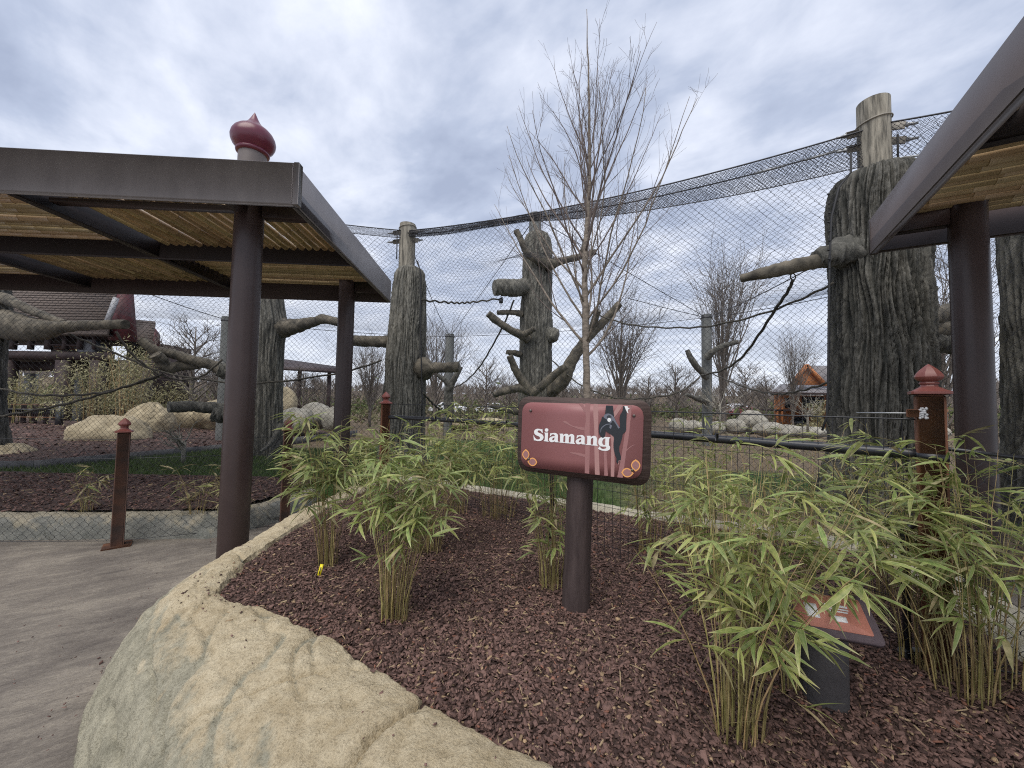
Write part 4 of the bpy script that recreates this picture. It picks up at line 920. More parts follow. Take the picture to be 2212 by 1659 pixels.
# D : trunk behind the left column, E : far left, F : far right
def z2(x, y, D): return at(x * .3906, 604.8 + y * .3906, D)
DD = 9.3
tDx = at(585, 800, DD)
tD = thing('artificial_trunk', (tDx.x, DD, .25), 'grey concrete tree trunk half hidden behind the near canopy column', 'artificial tree')
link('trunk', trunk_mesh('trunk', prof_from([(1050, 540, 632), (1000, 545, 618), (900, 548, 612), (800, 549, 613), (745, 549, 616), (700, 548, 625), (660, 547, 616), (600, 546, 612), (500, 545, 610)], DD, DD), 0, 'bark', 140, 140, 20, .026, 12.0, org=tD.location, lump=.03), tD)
limb(tD, [z2(1560, 265, DD), z2(1600, 262, DD - .1), z2(1680, 245, DD - .2), z2(1740, 232, DD - .3), z2(1790, 216, DD - .4), z2(1890, 240, DD - .6)], [.28, .20, .15, .12, .11, .09], seed=31, n=36)
limb(tD, [z2(1480, 520, DD), z2(1280, 505, DD - .3), z2(1200, 490, DD - .5)], [.22, .20, .17], 'bark', seed=32, amp=.2)
limb(tD, [z2(1230, 495, DD - .4), z2(1150, 465, DD - .5), z2(1050, 440, DD - .6), z2(960, 410, DD - .7), z2(850, 385, DD - .9), z2(785, 335, DD - 1.0)], [.17, .12, .12, .11, .10, .09], seed=33, n=36)
limb(tD, [z2(1100, 470, DD - .5), z2(1000, 475, DD - .6), z2(920, 490, DD - .8), z2(890, 440, DD - .9), z2(860, 410, DD - 1.0)], [.10, .12, .12, .13, .12], seed=34, n=30)
limb(tD, [z2(1480, 730, DD), z2(1280, 720, DD - .4), z2(1150, 705, DD - .7), z2(1050, 700, DD - .9), z2(932, 703, DD - 1.2)], [.2, .17, .13, .12, .12], 'bark_dark', seed=35, amp=.22)
limb(tD, [z2(1280, 740, DD - .6), z2(1220, 745, DD - .7), z2(1170, 735, DD - .8)], [.19, .22, .14], 'bark_dark', 'burl', seed=36, amp=.3)
for k, (xa, ya) in enumerate([(1440, 960), (1470, 1110), (1500, 1190)]): limb(tD, [z2(1560, 800 + k * 80, DD - .3), z2(1500, 900 + k * 60, DD - .6), z2(xa, ya - 10, DD - .9)], [.08, .055, .03], 'bark_dark', 'root', seed=37 + k)
DE = 8.2
tE = thing('artificial_trunk', (at(-20, 800, DE).x, DE, .25), 'dark concrete tree trunk at the left edge with two thick limbs', 'artificial tree')
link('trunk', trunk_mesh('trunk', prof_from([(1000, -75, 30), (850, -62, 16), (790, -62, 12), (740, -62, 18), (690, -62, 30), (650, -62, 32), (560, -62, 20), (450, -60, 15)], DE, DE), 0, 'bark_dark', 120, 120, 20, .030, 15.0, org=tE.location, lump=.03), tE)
limb(tE, [z2(20, 100, DE), z2(90, 130, DE - .2), z2(200, 180, DE - .3), z2(355, 238, DE - .5)], [.13, .10, .088, .068], seed=41)
limb(tE, [z2(0, 240, DE), z2(100, 260, DE - .2), z2(220, 275, DE - .4), z2(330, 262, DE - .5), z2(450, 252, DE - .6), z2(695, 245, DE - .9)], [.34, .30, .22, .14, .105, .09], 'limb', seed=42, n=40)
DF = 4.75
fxx = at(2275, 800, DF)
tF = thing('artificial_trunk', (fxx.x, DF, .25), 'grey concrete tree trunk at the right edge behind the wire net', 'artificial tree')
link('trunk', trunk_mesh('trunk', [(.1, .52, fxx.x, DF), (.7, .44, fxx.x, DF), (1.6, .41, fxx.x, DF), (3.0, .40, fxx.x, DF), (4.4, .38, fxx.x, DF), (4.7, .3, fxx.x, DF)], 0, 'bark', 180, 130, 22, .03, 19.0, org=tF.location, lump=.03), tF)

# ================================================================== ENCLOSURE NET
gA = (px_.x, ay - .1); gB = (pt_.x, 5.05 - .1)
ZA, ZB = 5.40, at(1872, 270, 4.95).z
def cat(a, b, sag, n=40):
    t = np.linspace(0, 1, n)[:, None]; a = np.array(a, float); b = np.array(b, float); p = a + (b - a) * t; p[:, 2] -= sag * 4 * (t * (1 - t))[:, 0]; return p
netr = thing('aviary_net', (0, 6.8, .25), 'tall black cable net wall and roof enclosing the artificial trees', 'aviary net')
def cable(pts, r, name='net_cable', mt='cable'): wire(netr, pts, r, name, mt, 6)
PL = (-10.5, 7.05); PL2 = (-5.2, 7.55)
upAB = cat((*gA, ZA), (*gB, ZB), .22); cable(upAB, .011)
tt = np.linspace(0, 1, 40)
band_h = np.interp(tt, [0, .12, .26, .36, .45, .6, .8, 1], [.14, .16, .12, .12, .22, .34, .44, .50])
loAB = upAB.copy(); loAB[:, 2] -= band_h; cable(loAB, .007)
midAB = upAB.copy(); midAB[:, 2] -= band_h * np.interp(tt, [0, .5, 1], [.6, .45, .33]); midAB[:, 1] += .03; cable(midAB, .010)
for (t0, t1) in ((.84, .89), (.90, .97)):
    q = midAB[int(t0 * 39)], midAB[int(t1 * 39)]; m = MB(netr.location); m.tube([q[0], q[1]], .017, 8); m.build('turnbuckle', 'galv', netr, True)
def strip(top, bot, name, pw, ph, r, seed, dy=0.0, crump=0.03):
    d = np.concatenate([[0], np.cumsum(np.linalg.norm(np.diff(top, axis=0), axis=1))]); Lt = d[-1]; H = 0.5
    def S(U, V):
        f = V / H; a = np.stack([np.interp(U, d, top[:, k]) for k in range(3)], -1); b = np.stack([np.interp(U, d, bot[:, k]) for k in range(3)], -1)
        p = a + (b - a) * f[..., None]; p[..., 1] += dy + crump * fbm(np.stack([U * 2.5, V * 6, U * 0 + seed], -1), 2) ; p[..., 0] += .02 * perlin(np.stack([U * 5, V * 5, U * 0 + seed], -1)); return p
    V, Fc = hexnet(S, Lt, H, pw, ph, r, seed=seed, org=netr.location, twist=.004); link(name, mesh_np(name, V, Fc, 'net'), netr, kind='stuff')
strip(upAB, loAB, 'net_hem', .055, .075, .0028, 21); strip(upAB, loAB, 'net_hem', .05, .06, .0028, 22, dy=.06)
strip(upAB[10:], loAB[10:], 'net_hem', .045, .05, .002, 29, dy=.03); strip(upAB[:24], loAB[:24], 'net_hem', .045, .05, .003, 23, dy=-.03)
upL = cat((PL[0], PL[1], 5.2), (PL2[0], PL2[1], 5.36), .05, 16)[:-1]; upL = np.concatenate([upL, cat((PL2[0], PL2[1], 5.36), (*gA, ZA), .03, 16)])
loL = upL.copy(); loL[:, 2] -= .17; cable(upL, .010); cable(loL, .007); strip(upL, loL, 'net_hem', .055, .06, .0032, 24)
# right of B
PR = (8.4, 2.5); upR = cat((*gB, ZB + .02), (PR[0], PR[1], 5.25), .15, 24); loR = upR.copy(); loR[:, 2] -= .5; cable(upR, .011); cable(loR, .012, mt='galv'); strip(upR, loR, 'net_hem', .055, .07, .002, 26); strip(upR, loR, 'net_hem', .06, .07, .0026, 27, dy=.06)
def wall(top, zb, name, seed, pw=.095, ph=.105, r=.0016):
    d = np.concatenate([[0], np.cumsum(np.linalg.norm(np.diff(top, axis=0), axis=1))]); Lt = d[-1]; H = float((top[:, 2] - zb).mean())
    def S(U, V):
        a = np.stack([np.interp(U, d, top[:, k]) for k in range(3)], -1); b = a.copy(); b[..., 2] = zb
        p = b + (a - b) * (V / H)[..., None]; bul = .10 * np.sin(np.pi * V / H) * np.sin(np.pi * U / Lt); p[..., 1] += bul
        p[..., 0] += .02 * perlin(np.stack([U * .8, V * .8, U * 0 + seed], -1)); p[..., 2] += .03 * perlin(np.stack([U * .7, V * .6, U * 0 + seed + 7], -1)); return p
    V, Fc = hexnet(S, Lt, H, pw, ph, r, seed=seed, org=netr.location); link(name, mesh_np(name, V, Fc, 'net'), netr, kind='stuff')
gAf = (ax + .0, ay - .5); gBf = (b_x - .35, b_y - .62)
wall(loAB, .25, 'net_wall', 31, .095, .105, .0022); wall(loL, .22, 'net_wall', 32, .095, .105, .0022)
lr = np.array([(b_x + .1, b_y - .62, ZB - .5), (5.6, 3.75, ZB - .5), (PR[0], PR[1], 4.7)]); wall(lr, .25, 'net_wall', 33, .10, .11, .0021)
# vertical lacing cords beside the poles and trunks
wire(netr, [at(1838, 330, 4.95), at(1838, 372, 4.9), at(1812, 405, 4.85), at(1796, 470, 4.8), at(1792, 560, 4.7), at(1790, 700, 4.6), at(1789, 830, 4.55), at(1786, 900, 4.5), at(1776, 930, 4.5)], .012, 'lacing_cord', 'black_rope')
for k in range(26):
    p_ = at(1790 + (k % 3), 420 + k * 20, 4.68); m = MB(netr.location); m.ell(p_, (.02, .014, .012), 6, 4); m.build('lacing_clip', 'black_rope', netr)
wire(netr, [at(902, 564, 8.0), at(909, 590, 8.0), at(908, 700, 8.0), at(912, 860, 7.95), at(910, 920, 7.95)], .014, 'lacing_cord', 'black_rope')
wire(netr, [at(858, 500, 8.1), at(857, 560, 8.1)], .012, 'lacing_cord', 'black_rope'); wire(netr, [at(1939, 290, 4.9), at(1940, 362, 4.9)], .012, 'lacing_cord', 'black_rope')
# rear line, roof
G0 = at(496, 693, 11.5); G1 = at(972, 727, 16.5); G2 = at(1526, 686, 14.2)
rear = [(-11, 11, 3.9), tuple(G0), tuple(G1), tuple(G2), (9.8, 9.5, 4.9)]
front = [(PL[0], PL[1], 5.12), (gA[0], gA[1], ZA - .08)] + [tuple(q) for q in (upAB[3:-2] - np.array([0, -.05, .10]))] + [(*gB, ZB - .1), (PR[0], PR[1], 5.1)]
def resample(P, n):
    P = np.array(P, float); d = np.concatenate([[0], np.cumsum(np.linalg.norm(np.diff(P, axis=0), axis=1))]); s = np.linspace(0, d[-1], n); return np.stack([np.interp(s, d, P[:, k]) for k in range(3)], -1)
Fn = resample(front, 60); Rn = resample(rear, 60); LR = 19.0; HR = 7.5
ctop = np.array([pc.x, DC])
def Sroof(U, V):
    f = (V / HR); t = U / LR * 59
    a = np.stack([np.interp(t, np.arange(60), Fn[:, k]) for k in range(3)], -1); b = np.stack([np.interp(t, np.arange(60), Rn[:, k]) for k in range(3)], -1)
    p = a + (b - a) * f[..., None]; dd = np.hypot(p[..., 0] - ctop[0], p[..., 1] - ctop[1]); p[..., 2] += 1.35 * np.exp(-(dd / 1.7) ** 2) - .35 * np.sin(np.pi * f); return p
V, Fc = hexnet(Sroof, LR, HR, .17, .185, .0024, seed=41, org=netr.location); link('net_roof', mesh_np('net_roof', V, Fc, 'net'), netr, kind='stuff')
wall(resample(rear, 50), .1, 'net_wall', 42, .19, .20, .0022)
zct = at(1157, 470, DC).z
top = Vector((pc.x, DC, zct)); A3 = Vector((gA[0], ay, 5.3)); B3 = Vector((gB[0], 5.05, ZB)); 
for a, b, s in ((G1, top, .02), (G2, top, .02), (G1, A3, .15), (G1, G2, .12), (G2, at(1870, 512, 5.5), .10), (G2, Vector((9.8, 9.5, 4.9)), .1), (G0, G1, .1), (G0, Vector((-11, 9.0, 5.0)), .1), (G2, Vector((3.6, 12, 5.0)), .02)):
    cable(cat(a, b, s, 16), .011)
for nm, G, r, lab in (('G0', G0, .20, 'grey timber net pole behind the near canopy column'), ('G1', G1, .185, 'grey timber net pole far back between the fluted trunk and the limbed trunk'), ('G2', G2, .175, 'grey timber net pole in the distance right of the young tree')):
    t_ = thing('net_pole', (G.x, G.y, .1), lab, 'net pole', 'grey poles carrying the back of the net'); pole(t_, G.x, G.y, .0, G.z + .1, r, 'pole_grey')
    m = MB(t_.location); m.tube([(G.x, G.y, G.z - .03), (G.x, G.y, G.z + .02)], r + .015, 20); m.build('pole_band', 'edging', t_)
    if nm == 'G1':
        limb(t_, [z3(620, 1620, 16.2), z3(612, 1500, 16.1), z3(625, 1420, 16), z3(660, 1360, 15.9), z3(700, 1290, 15.9)], [.22, .2, .17, .12, .09], 'bark_dark', seed=51)
        limb(t_, [z3(625, 1430, 16), z3(585, 1385, 15.9), z3(535, 1345, 15.8)], [.15, .11, .08], 'bark_dark', seed=52)
    if nm == 'G2':
        limb(t_, [at(1527, 815, 13.9), at(1512, 800, 13.7), at(1496, 780, 13.6), at(1484, 756, 13.6)], [.13, .12, .11, .08], 'bark_dark', seed=53)
        limb(t_, [at(1526, 772, 13.9), at(1540, 760, 13.7), at(1560, 748, 13.6), at(1595, 738, 13.4)], [.15, .11, .10, .08], 'bark_dark', seed=54)
        limb(t_, [at(1526, 868, 13.9), at(1508, 862, 13.7), at(1482, 852, 13.4)], [.12, .10, .05], 'bark_dark', seed=55)
# ropes
def rope(pts, r, label, wig=0.01):
    P = cr_spline(pts, 50); P = P + np.stack([0 * P[:, 0], 0 * P[:, 0], wig * np.sin(np.arange(50) * 1.3)], -1)
    m = MB(P[25]); m.tube(P, r, 8); o = m.build('climbing_rope', 'rope', None, True); o.location = P[25]; o['label'] = label; o['category'] = 'rope'; o['group'] = 'climbing ropes slung through the enclosure'
rope([z3(425, 830, 8.2), z3(600, 846, 9), z3(700, 850, 9.6), z3(800, 842, 10), z3(985, 818, 10.5)], .022, 'thick knobbly rope slung level from the fluted trunk to the sawn stub', .02)
rope([z3(1065, 830, 10.5), z3(1000, 985, 10.8), z3(905, 1165, 11.5), z3(820, 1300, 12.5), z3(720, 1400, 14), z3(640, 1438, 16)], .024, 'rope hanging from the sawn stub down towards the far grey pole')
m = MB(at(1713, 598, 5.25)); c_ = at(1713, 598, 5.25); m.tube([c_ + Vector((.035 * math.sin(a), 0, .045 * math.cos(a))) for a in np.linspace(0, 6.283, 17)], .008, 6, cap=False); m.tube([c_ + Vector((0, 0, .04)), c_ + Vector((.01, 0, .11))], .014, 6); o = m.build('hook_ring', 'rope', None, True); o.location = c_; o['label'] = 'small steel ring under the stub limb of the right trunk, holding the vine rope'; o['category'] = 'hook'
rope([z3(435, 1475, 8.1), z3(520, 1560, 9), z3(600, 1620, 10), z3(700, 1680, 11)], .022, 'rope dropping from the foot of the fluted trunk behind the mesh fence')
rope([z3(1610, 920, 10.4), z3(1800, 985, 9.5), at(1400, 706, 8.6), at(1470, 708, 7.8), at(1536, 704, 7), at(1640, 680, 6.1), at(1730, 646, 5.4), at(1800, 612, 4.95)], .017, 'long rope sagging from the limbed trunk to the massive right trunk')
rope([at(1713, 606, 5.2), at(1700, 632, 5.4), at(1675, 668, 5.8), at(1640, 722, 6.5), at(1602, 772, 7.4), at(1560, 800, 8.6), at(1514, 811, 9.6)], .022, 'vine like rope hanging from the stub limb of the right trunk')
rope([at(1793, 826, 5.0), at(1720, 846, 6), at(1665, 850, 7), at(1600, 833, 8.5), at(1540, 808, 10.5)], .016, 'low rope tied round the massive right trunk')
rope([z3(1330, 1250, 10.8), z3(1500, 1400, 10), z3(1660, 1475, 9.4), at(1340, 861, 9), at(1400, 860, 9), at(1469, 846, 9.2), at(1512, 814, 9.5)], .018, 'rope passing behind the young bare tree above the sign')
rope([z2(380, 300, 7.8), z2(500, 350, 8), z2(700, 430, 8.2), z2(900, 510, 8.3), z2(1270, 568, 8.2), z2(1480, 568, 8.1), z2(1880, 515, 8.0), z2(2110, 445, 8.0)], .020, 'long dark rope sagging across behind both canopy columns')
rope([z2(640, 285, 7.8), z2(720, 400, 8), z2(830, 490, 8.2), z2(950, 545, 8.4), z2(1100, 540, 8.6), z2(1230, 440, 8.8)], .022, 'rope hanging from the end of the left edge limb')
rope([z2(-100, 580, 8), z2(200, 635, 8), z2(500, 630, 8.1), z2(700, 590, 8.2), z2(880, 535, 8.3)], .022, 'upper of two ropes sagging in front of the timber house')
rope([z2(-100, 775, 7.8), z2(0, 755, 7.8), z2(300, 700, 7.9), z2(600, 620, 8.1), z2(900, 520, 8.3)], .024, 'lower of two ropes sagging in front of the timber house')
m = MB(z3(975, 838, 10.4)); c_ = z3(975, 838, 10.4); m.tube([c_ + Vector((0, 0, .06)), c_ + Vector((0, 0, -.05))], [.055, .055], 12); m.tube([c_ + Vector((0, 0, -.05)), c_ + Vector((0, 0, -.16))], .01, 6); m.tube([c_ + Vector((0, 0, .06)), c_ + Vector((0, 0, .16))], .012, 6)
o = m.build('swivel', 'cable', None); o.location = c_; o['label'] = 'small dark steel swivel hanging under the sawn stub'; o['category'] = 'swivel'
# ================================================================== SIGN
SC_ = at(1262, 952, 2.19)
yaw = rad(-24); lean = rad(-1.1)
tx = Vector((math.cos(yaw), math.sin(yaw), 0)); up = Vector((0, 0, 1)); nn = tx.cross(up)            # nn points to the viewer side (-y)
tx2 = tx * math.cos(lean) + up * math.sin(lean); up2 = -tx * math.sin(lean) + up * math.cos(lean)
Rsign = Matrix(((tx2.x, -nn.x, up2.x), (tx2.y, -nn.y, up2.y), (tx2.z, -nn.z, up2.z)))               # local x right, y away, z up
def on_sign(px, py):
    """reading of the photograph (its own 2560 px) -> local coordinates on the sign face"""
    d = ray(px * .8641, py * .8641); o = Vector((0, 0, CAMZ)); k = (SC_ - o).dot(nn) / d.dot(nn); p = o + d * k - SC_
    return (p.dot(tx2), p.dot(up2))
sign = thing('species_sign', SC_, 'brown wooden sign reading Siamang with a hanging black ape drawing, on a round post', 'sign')
sign.rotation_euler = Rsign.to_euler()
def r8(pts): return [on_sign(1290 + x / 6.32, 980 + y / 6.32) for x, y in pts]
def ra(pts): return [on_sign(1480 + x / 8.293, 1000 + y / 8.293) for x, y in pts]
def catmull2(P, corners, sub=5):
    """closed smooth outline, listed corner indices stay sharp"""
    n = len(P); out = []
    for i in range(n):
        a, b, c, d = P[(i - 1) % n], P[i], P[(i + 1) % n], P[(i + 2) % n]
        if i in corners: a = b
        if (i + 1) % n in corners: d = c
        if i in corners and (i + 1) % n in corners: out.append(b); continue
        for k in range(sub):
            f = k / sub
            out.append(tuple(0.5 * (2 * b[q] + (-a[q] + c[q]) * f + (2 * a[q] - 5 * b[q] + 4 * c[q] - d[q]) * f * f + (-a[q] + 3 * b[q] - 3 * c[q] + d[q]) * f ** 3) for q in (0, 1)))
    return out
def plate(name, outer, material, y, holes=(), parent=sign, thick=0.0):
    """flat shape on the sign face at depth y (negative = proud)"""
    loops = [[Vector((p[0], p[1], 0)) for p in L] for L in [outer] + list(holes)]
    tri = tessellate_polygon(loops); P = [v for L in loops for v in L]
    V = [(p.x, y, p.y) for p in P]; Fc = []
    for t in tri:
        a, b, c = [P[i] for i in t]
        Fc.append(t if (b - a).cross(c - a).z > 0 else (t[0], t[2], t[1]))
    V = np.array(V); F3 = np.array(Fc)
    if thick:
        n = len(V); Vb = V.copy(); Vb[:, 1] += thick; q = []; s = 0
        for L in loops:
            for i in range(len(L)): q.append((s + i, s + (i + 1) % len(L), n + s + (i + 1) % len(L), n + s + i))
            s += len(L)
        me = mesh_np(name, np.concatenate([V, Vb]), [np.concatenate([F3, F3[:, ::-1] + n]), np.array(q)], material)
    else: me = mesh_np(name, V, F3, material)
    return link(name, me, parent)
def rrect(c, r, sub=8):
    """rounded quadrilateral from four corners"""
    out = []; n = 4
    for i in range(4):
        p = Vector(c[i]); a = Vector(c[i - 1]); b = Vector(c[(i + 1) % 4]); da = (a - p).normalized() * r; db = (b - p).normalized() * r
        for k in range(sub + 1):
            t = k / sub; q = (p + da) * (1 - t) ** 2 + p * 2 * t * (1 - t) * .98 + (p + db) * t ** 2 + p * .02 * 2 * t * (1 - t)
            # nearer to a circle
            out.append((q.x, q.y))
    return out
def px_r(n): return n / 6.32 * .8641 / F_ * 2.19
oc = r8([(38, 62), (2143, 132), (2113, 1512), (12, 1232)]); ic = r8([(108, 158), (2022, 212), (1984, 1388), (78, 1172)])
board = rrect(oc, px_r(230)); plate('board', board, 'sign_wood', 0.006, thick=.024)
face = plate('face_panel', rrect(ic, px_r(190)), 'sign_red', -.006, thick=.010)
plate.__defaults__ = ((), face, 0.0)
y0 = -.0066
S1 = [(1100, 178), (1178, 182), (1168, 500), (1168, 900), (1160, 1288), (1090, 1278), (1097, 850), (1085, 600), (1106, 450), (1100, 300)]
plate('print_tree', catmull2(r8(S1), {0, 1, 4, 5}), 'sign_rose', y0)
for k, s in enumerate([[(1000, 178), (1058, 178), (1104, 262), (1104, 330)], [(752, 462), (800, 462), (905, 532), (1086, 560), (1086, 606), (1000, 588), (880, 540), (762, 482)], [(862, 945), (1000, 958), (1097, 985), (1094, 1028), (975, 992), (870, 962)]]):
    plate('print_branch', catmull2(r8(s), {0, 1, 2, 3} if k != 1 else {0, 3, 4}), 'sign_rose', y0 - .0003)
plate('print_tree', catmull2(r8([(1232, 186), (1300, 189), (1304, 400), (1298, 600), (1310, 900), (1325, 1308), (1250, 1299), (1242, 900), (1240, 600), (1226, 350)]), {0, 1, 5, 6}), 'sign_pale', y0)
plate('print_tree', catmull2(r8([(1378, 640), (1430, 640), (1432, 920), (1456, 1322), (1396, 1316), (1398, 1150), (1386, 900)]), {0, 1, 3, 4}), 'sign_rose', y0)
plate('print_tree', catmull2(r8([(1490, 640), (1560, 700), (1556, 900), (1560, 1100), (1553, 1336), (1500, 1331), (1503, 1000), (1508, 800)]), {0, 1, 4, 5}), 'sign_pale', y0)
plate('print_tree', catmull2(r8([(1740, 203), (1832, 206), (1790, 650), (1745, 940), (1690, 1350), (1602, 1343), (1660, 1050), (1705, 760), (1750, 420)]), {0, 1, 4, 5}), 'sign_rose', y0)
plate('print_branch', catmull2(r8([(1893, 820), (1800, 880), (1736, 945), (1748, 905), (1820, 850)]), {0, 2, 3}), 'sign_rose', y0 - .0003)
plate('print_branch', catmull2(r8([(1620, 198), (1692, 200), (1640, 290), (1545, 420), (1540, 330)]), {0, 1, 3, 4}), 'sign_pale', y0 - .0003)
# lettering: Siamang
def f1(pts): return [on_sign(1320 + x / 20.11, 1060 + y / 20.11) for x, y in pts]
def sh(pts, dx, dy): return [(x + dx, y + dy) for x, y in pts]
yl = y0 - .0012
plate('letter', catmull2(f1([(765, 445), (728, 442), (690, 380), (640, 332), (580, 315), (522, 330), (502, 375), (530, 412), (600, 450), (700, 492), (770, 558), (802, 640), (788, 730), (732, 800), (650, 845), (560, 852), (460, 842), (365, 808), (318, 828), (297, 570), (328, 575), (350, 650), (400, 720), (470, 762), (550, 770), (610, 742), (627, 690), (600, 642), (540, 600), (450, 568), (380, 520), (335, 440), (335, 350), (378, 282), (450, 242), (530, 232), (620, 246), (690, 264), (744, 243)]), {0, 1, 17, 18, 19, 20, 38}), 'sign_white', yl)
plate('letter', catmull2(f1([(955 + 92 * math.cos(a), 298 + 88 * math.sin(a)) for a in np.linspace(0, 2 * math.pi, 12, endpoint=False)]), set()), 'sign_white', yl)
plate('letter', catmull2(f1([(818, 425), (1032, 425), (1028, 560), (1018, 770), (1030, 835), (1064, 862), (1060, 884), (803, 852), (808, 835), (850, 800), (862, 740), (870, 520), (856, 462)]), {0, 1, 5, 6, 7, 8}), 'sign_white', yl)
Aout = [(1145, 455), (1230, 456), (1320, 440), (1420, 450), (1500, 510), (1528, 600), (1520, 820), (1534, 870), (1572, 892), (1550, 916), (1380, 905), (1348, 862), (1290, 898), (1200, 908), (1120, 872), (1072, 790), (1090, 710), (1150, 655), (1250, 615), (1366, 604), (1356, 556), (1320, 522), (1270, 512), (1220, 530), (1175, 575), (1148, 612), (1118, 612)]
Ahole = [(1355, 668), (1290, 690), (1245, 740), (1243, 785), (1282, 812), (1322, 790), (1347, 750)]
plate('letter', catmull2(f1(Aout), {0, 8, 9, 10, 11, 19, 25, 26}), 'sign_white', yl - .0001, [catmull2(f1(Ahole), {0})])
Mo = [(1585, 485), (1780, 480), (1800, 556), (1860, 500), (1940, 485), (2020, 505), (2071, 572), (2131, 515), (2221, 496), (2301, 531), (2341, 601), (2346, 701), (2336, 891), (2346, 941), (2386, 972), (2376, 998), (1588, 922), (1590, 902), (1622, 870), (1632, 550), (1616, 520)]
plate('letter', catmull2(f1(Mo), {0, 1, 2, 6, 14, 15, 16, 17}), 'sign_white', yl, [catmull2(f1([(1795, 870), (1818, 902), (1850, 912), (1885, 880), (1897, 640), (1882, 595), (1850, 588), (1815, 622), (1800, 690)]), set()), catmull2(f1([(2065, 880), (2088, 918), (2128, 926), (2156, 890), (2172, 655), (2152, 615), (2120, 614), (2086, 655), (2070, 720)]), set())])
plate('letter', catmull2(f1(sh(Aout, 1338, 106)), {0, 8, 9, 10, 11, 19, 25, 26}), 'sign_white', yl - .0001, [catmull2(f1(sh(Ahole, 1338, 106)), {0})])
g2 = lambda P: f1(sh(P, 2011, 201))
plate('letter', catmull2(g2([(935, 390), (1145, 380), (1162, 456), (1230, 405), (1320, 385), (1400, 410), (1455, 480), (1467, 580), (1455, 770), (1465, 830), (1512, 866), (1496, 890), (900, 836), (905, 815), (962, 795), (975, 740), (986, 500), (970, 430)]), {0, 1, 2, 10, 11, 12, 13}), 'sign_white', yl, [catmull2(g2([(1155, 780), (1180, 825), (1225, 838), (1270, 800), (1287, 540), (1266, 500), (1230, 498), (1190, 530), (1163, 600)]), set())])
plate('letter', catmull2(g2([(2140, 465), (2136, 495), (2096, 520), (2080, 560), (2070, 850), (2110, 900), (2132, 960), (2122, 1040), (2060, 1100), (1960, 1137), (1820, 1137), (1680, 1112), (1580, 1067), (1518, 1025), (1615, 903), (1640, 925), (1636, 962), (1680, 1012), (1780, 1047), (1880, 1032), (1935, 990), (1930, 950), (1890, 926), (1750, 926), (1650, 900), (1580, 850), (1543, 760), (1540, 670), (1562, 560), (1620, 490), (1720, 450), (1820, 447), (1900, 443)]), {0, 1, 13, 14}), 'sign_white', yl, [catmull2(g2([(1892, 518), (1820, 540), (1760, 600), (1735, 680), (1746, 770), (1792, 840), (1880, 847)]), {0, 6})])
# hanging siamang
yb_ = yl - .0008
plate('print_ape', catmull2(ra([(296, 112), (436, 116), (446, 200), (458, 300), (470, 372), (500, 440), (550, 540), (582, 578), (585, 470), (577, 390), (590, 310), (636, 222), (646, 124), (690, 126), (716, 200), (722, 300), (714, 450), (712, 560), (704, 642), (642, 706), (634, 762), (600, 880), (574, 960), (570, 1050), (601, 1160), (596, 1242), (562, 1262), (548, 1292), (552, 1326), (512, 1282), (512, 1200), (480, 1120), (455, 1020), (449, 900), (458, 780), (420, 730), (350, 684), (296, 642), (300, 560), (330, 500), (300, 400), (278, 300)]), {0, 1, 7, 12, 13, 28}), 'sign_black', yb_)
plate('print_arm', catmull2(ra([(216, 340), (240, 358), (300, 388), (372, 440), (402, 480), (380, 520), (322, 548), (292, 600), (286, 690), (268, 752), (230, 780), (188, 752), (154, 690), (146, 600), (158, 500), (196, 420)]), {0}), 'sign_black', yb_ - .0002)
plate('print_mantle', catmull2(ra([(248, 330), (280, 296), (345, 280), (405, 300), (438, 330), (470, 372), (510, 460), (582, 576), (548, 590), (500, 500), (440, 425), (405, 468), (380, 470), (330, 440), (305, 395), (262, 372)]), {7, 8}), 'sign_gray', yb_ - .0004)
plate('print_face', catmull2(ra([(360 + 50 * math.cos(a), 352 + 36 * math.sin(a)) for a in np.linspace(0, 6.28, 10, endpoint=False)]), set()), 'sign_black', yb_ - .0006)
plate('print_muzzle', catmull2(ra([(362 + 37 * math.cos(a), 410 + 40 * math.sin(a)) for a in np.linspace(0, 6.28, 10, endpoint=False)]), set()), 'sign_white', yb_ - .0008)
for ex in (338, 382): plate('print_eye', catmull2(ra([(ex + 11 * math.cos(a), 352 + 9 * math.sin(a)) for a in np.linspace(0, 6.28, 8, endpoint=False)]), set()), 'sign_gray', yb_ - .0008)
plate('print_mouth', ra([(346, 402), (350, 414), (362, 420), (376, 414), (380, 404), (375, 410), (362, 414), (352, 409)]), 'sign_gray', yb_ - .001)
plate('print_hand', catmull2(ra([(375, 515), (395, 512), (420, 525), (400, 595), (366, 580)]), set(range(5))), 'sign_gray', yb_ - .0008)
plate('print_line', catmull2(ra([(182, 670), (186, 600), (225, 545), (300, 498), (392, 488), (388, 504), (305, 514), (236, 560), (200, 606), (192, 668)]), {0, 4, 5, 9}), 'sign_gray', yb_ - .0006)
plate('print_foot', catmull2(ra([(676, 124), (738, 124), (752, 163), (788, 170), (752, 197), (744, 232), (764, 278), (736, 262), (700, 190)]), set(range(9))), 'sign_white', yb_ - .0006)
plate('print_finger', ra([(555, 1252), (600, 1248), (596, 1284), (586, 1262), (566, 1262), (570, 1300), (560, 1334), (540, 1328), (556, 1300)]), 'sign_pale', yb_ - .0006)
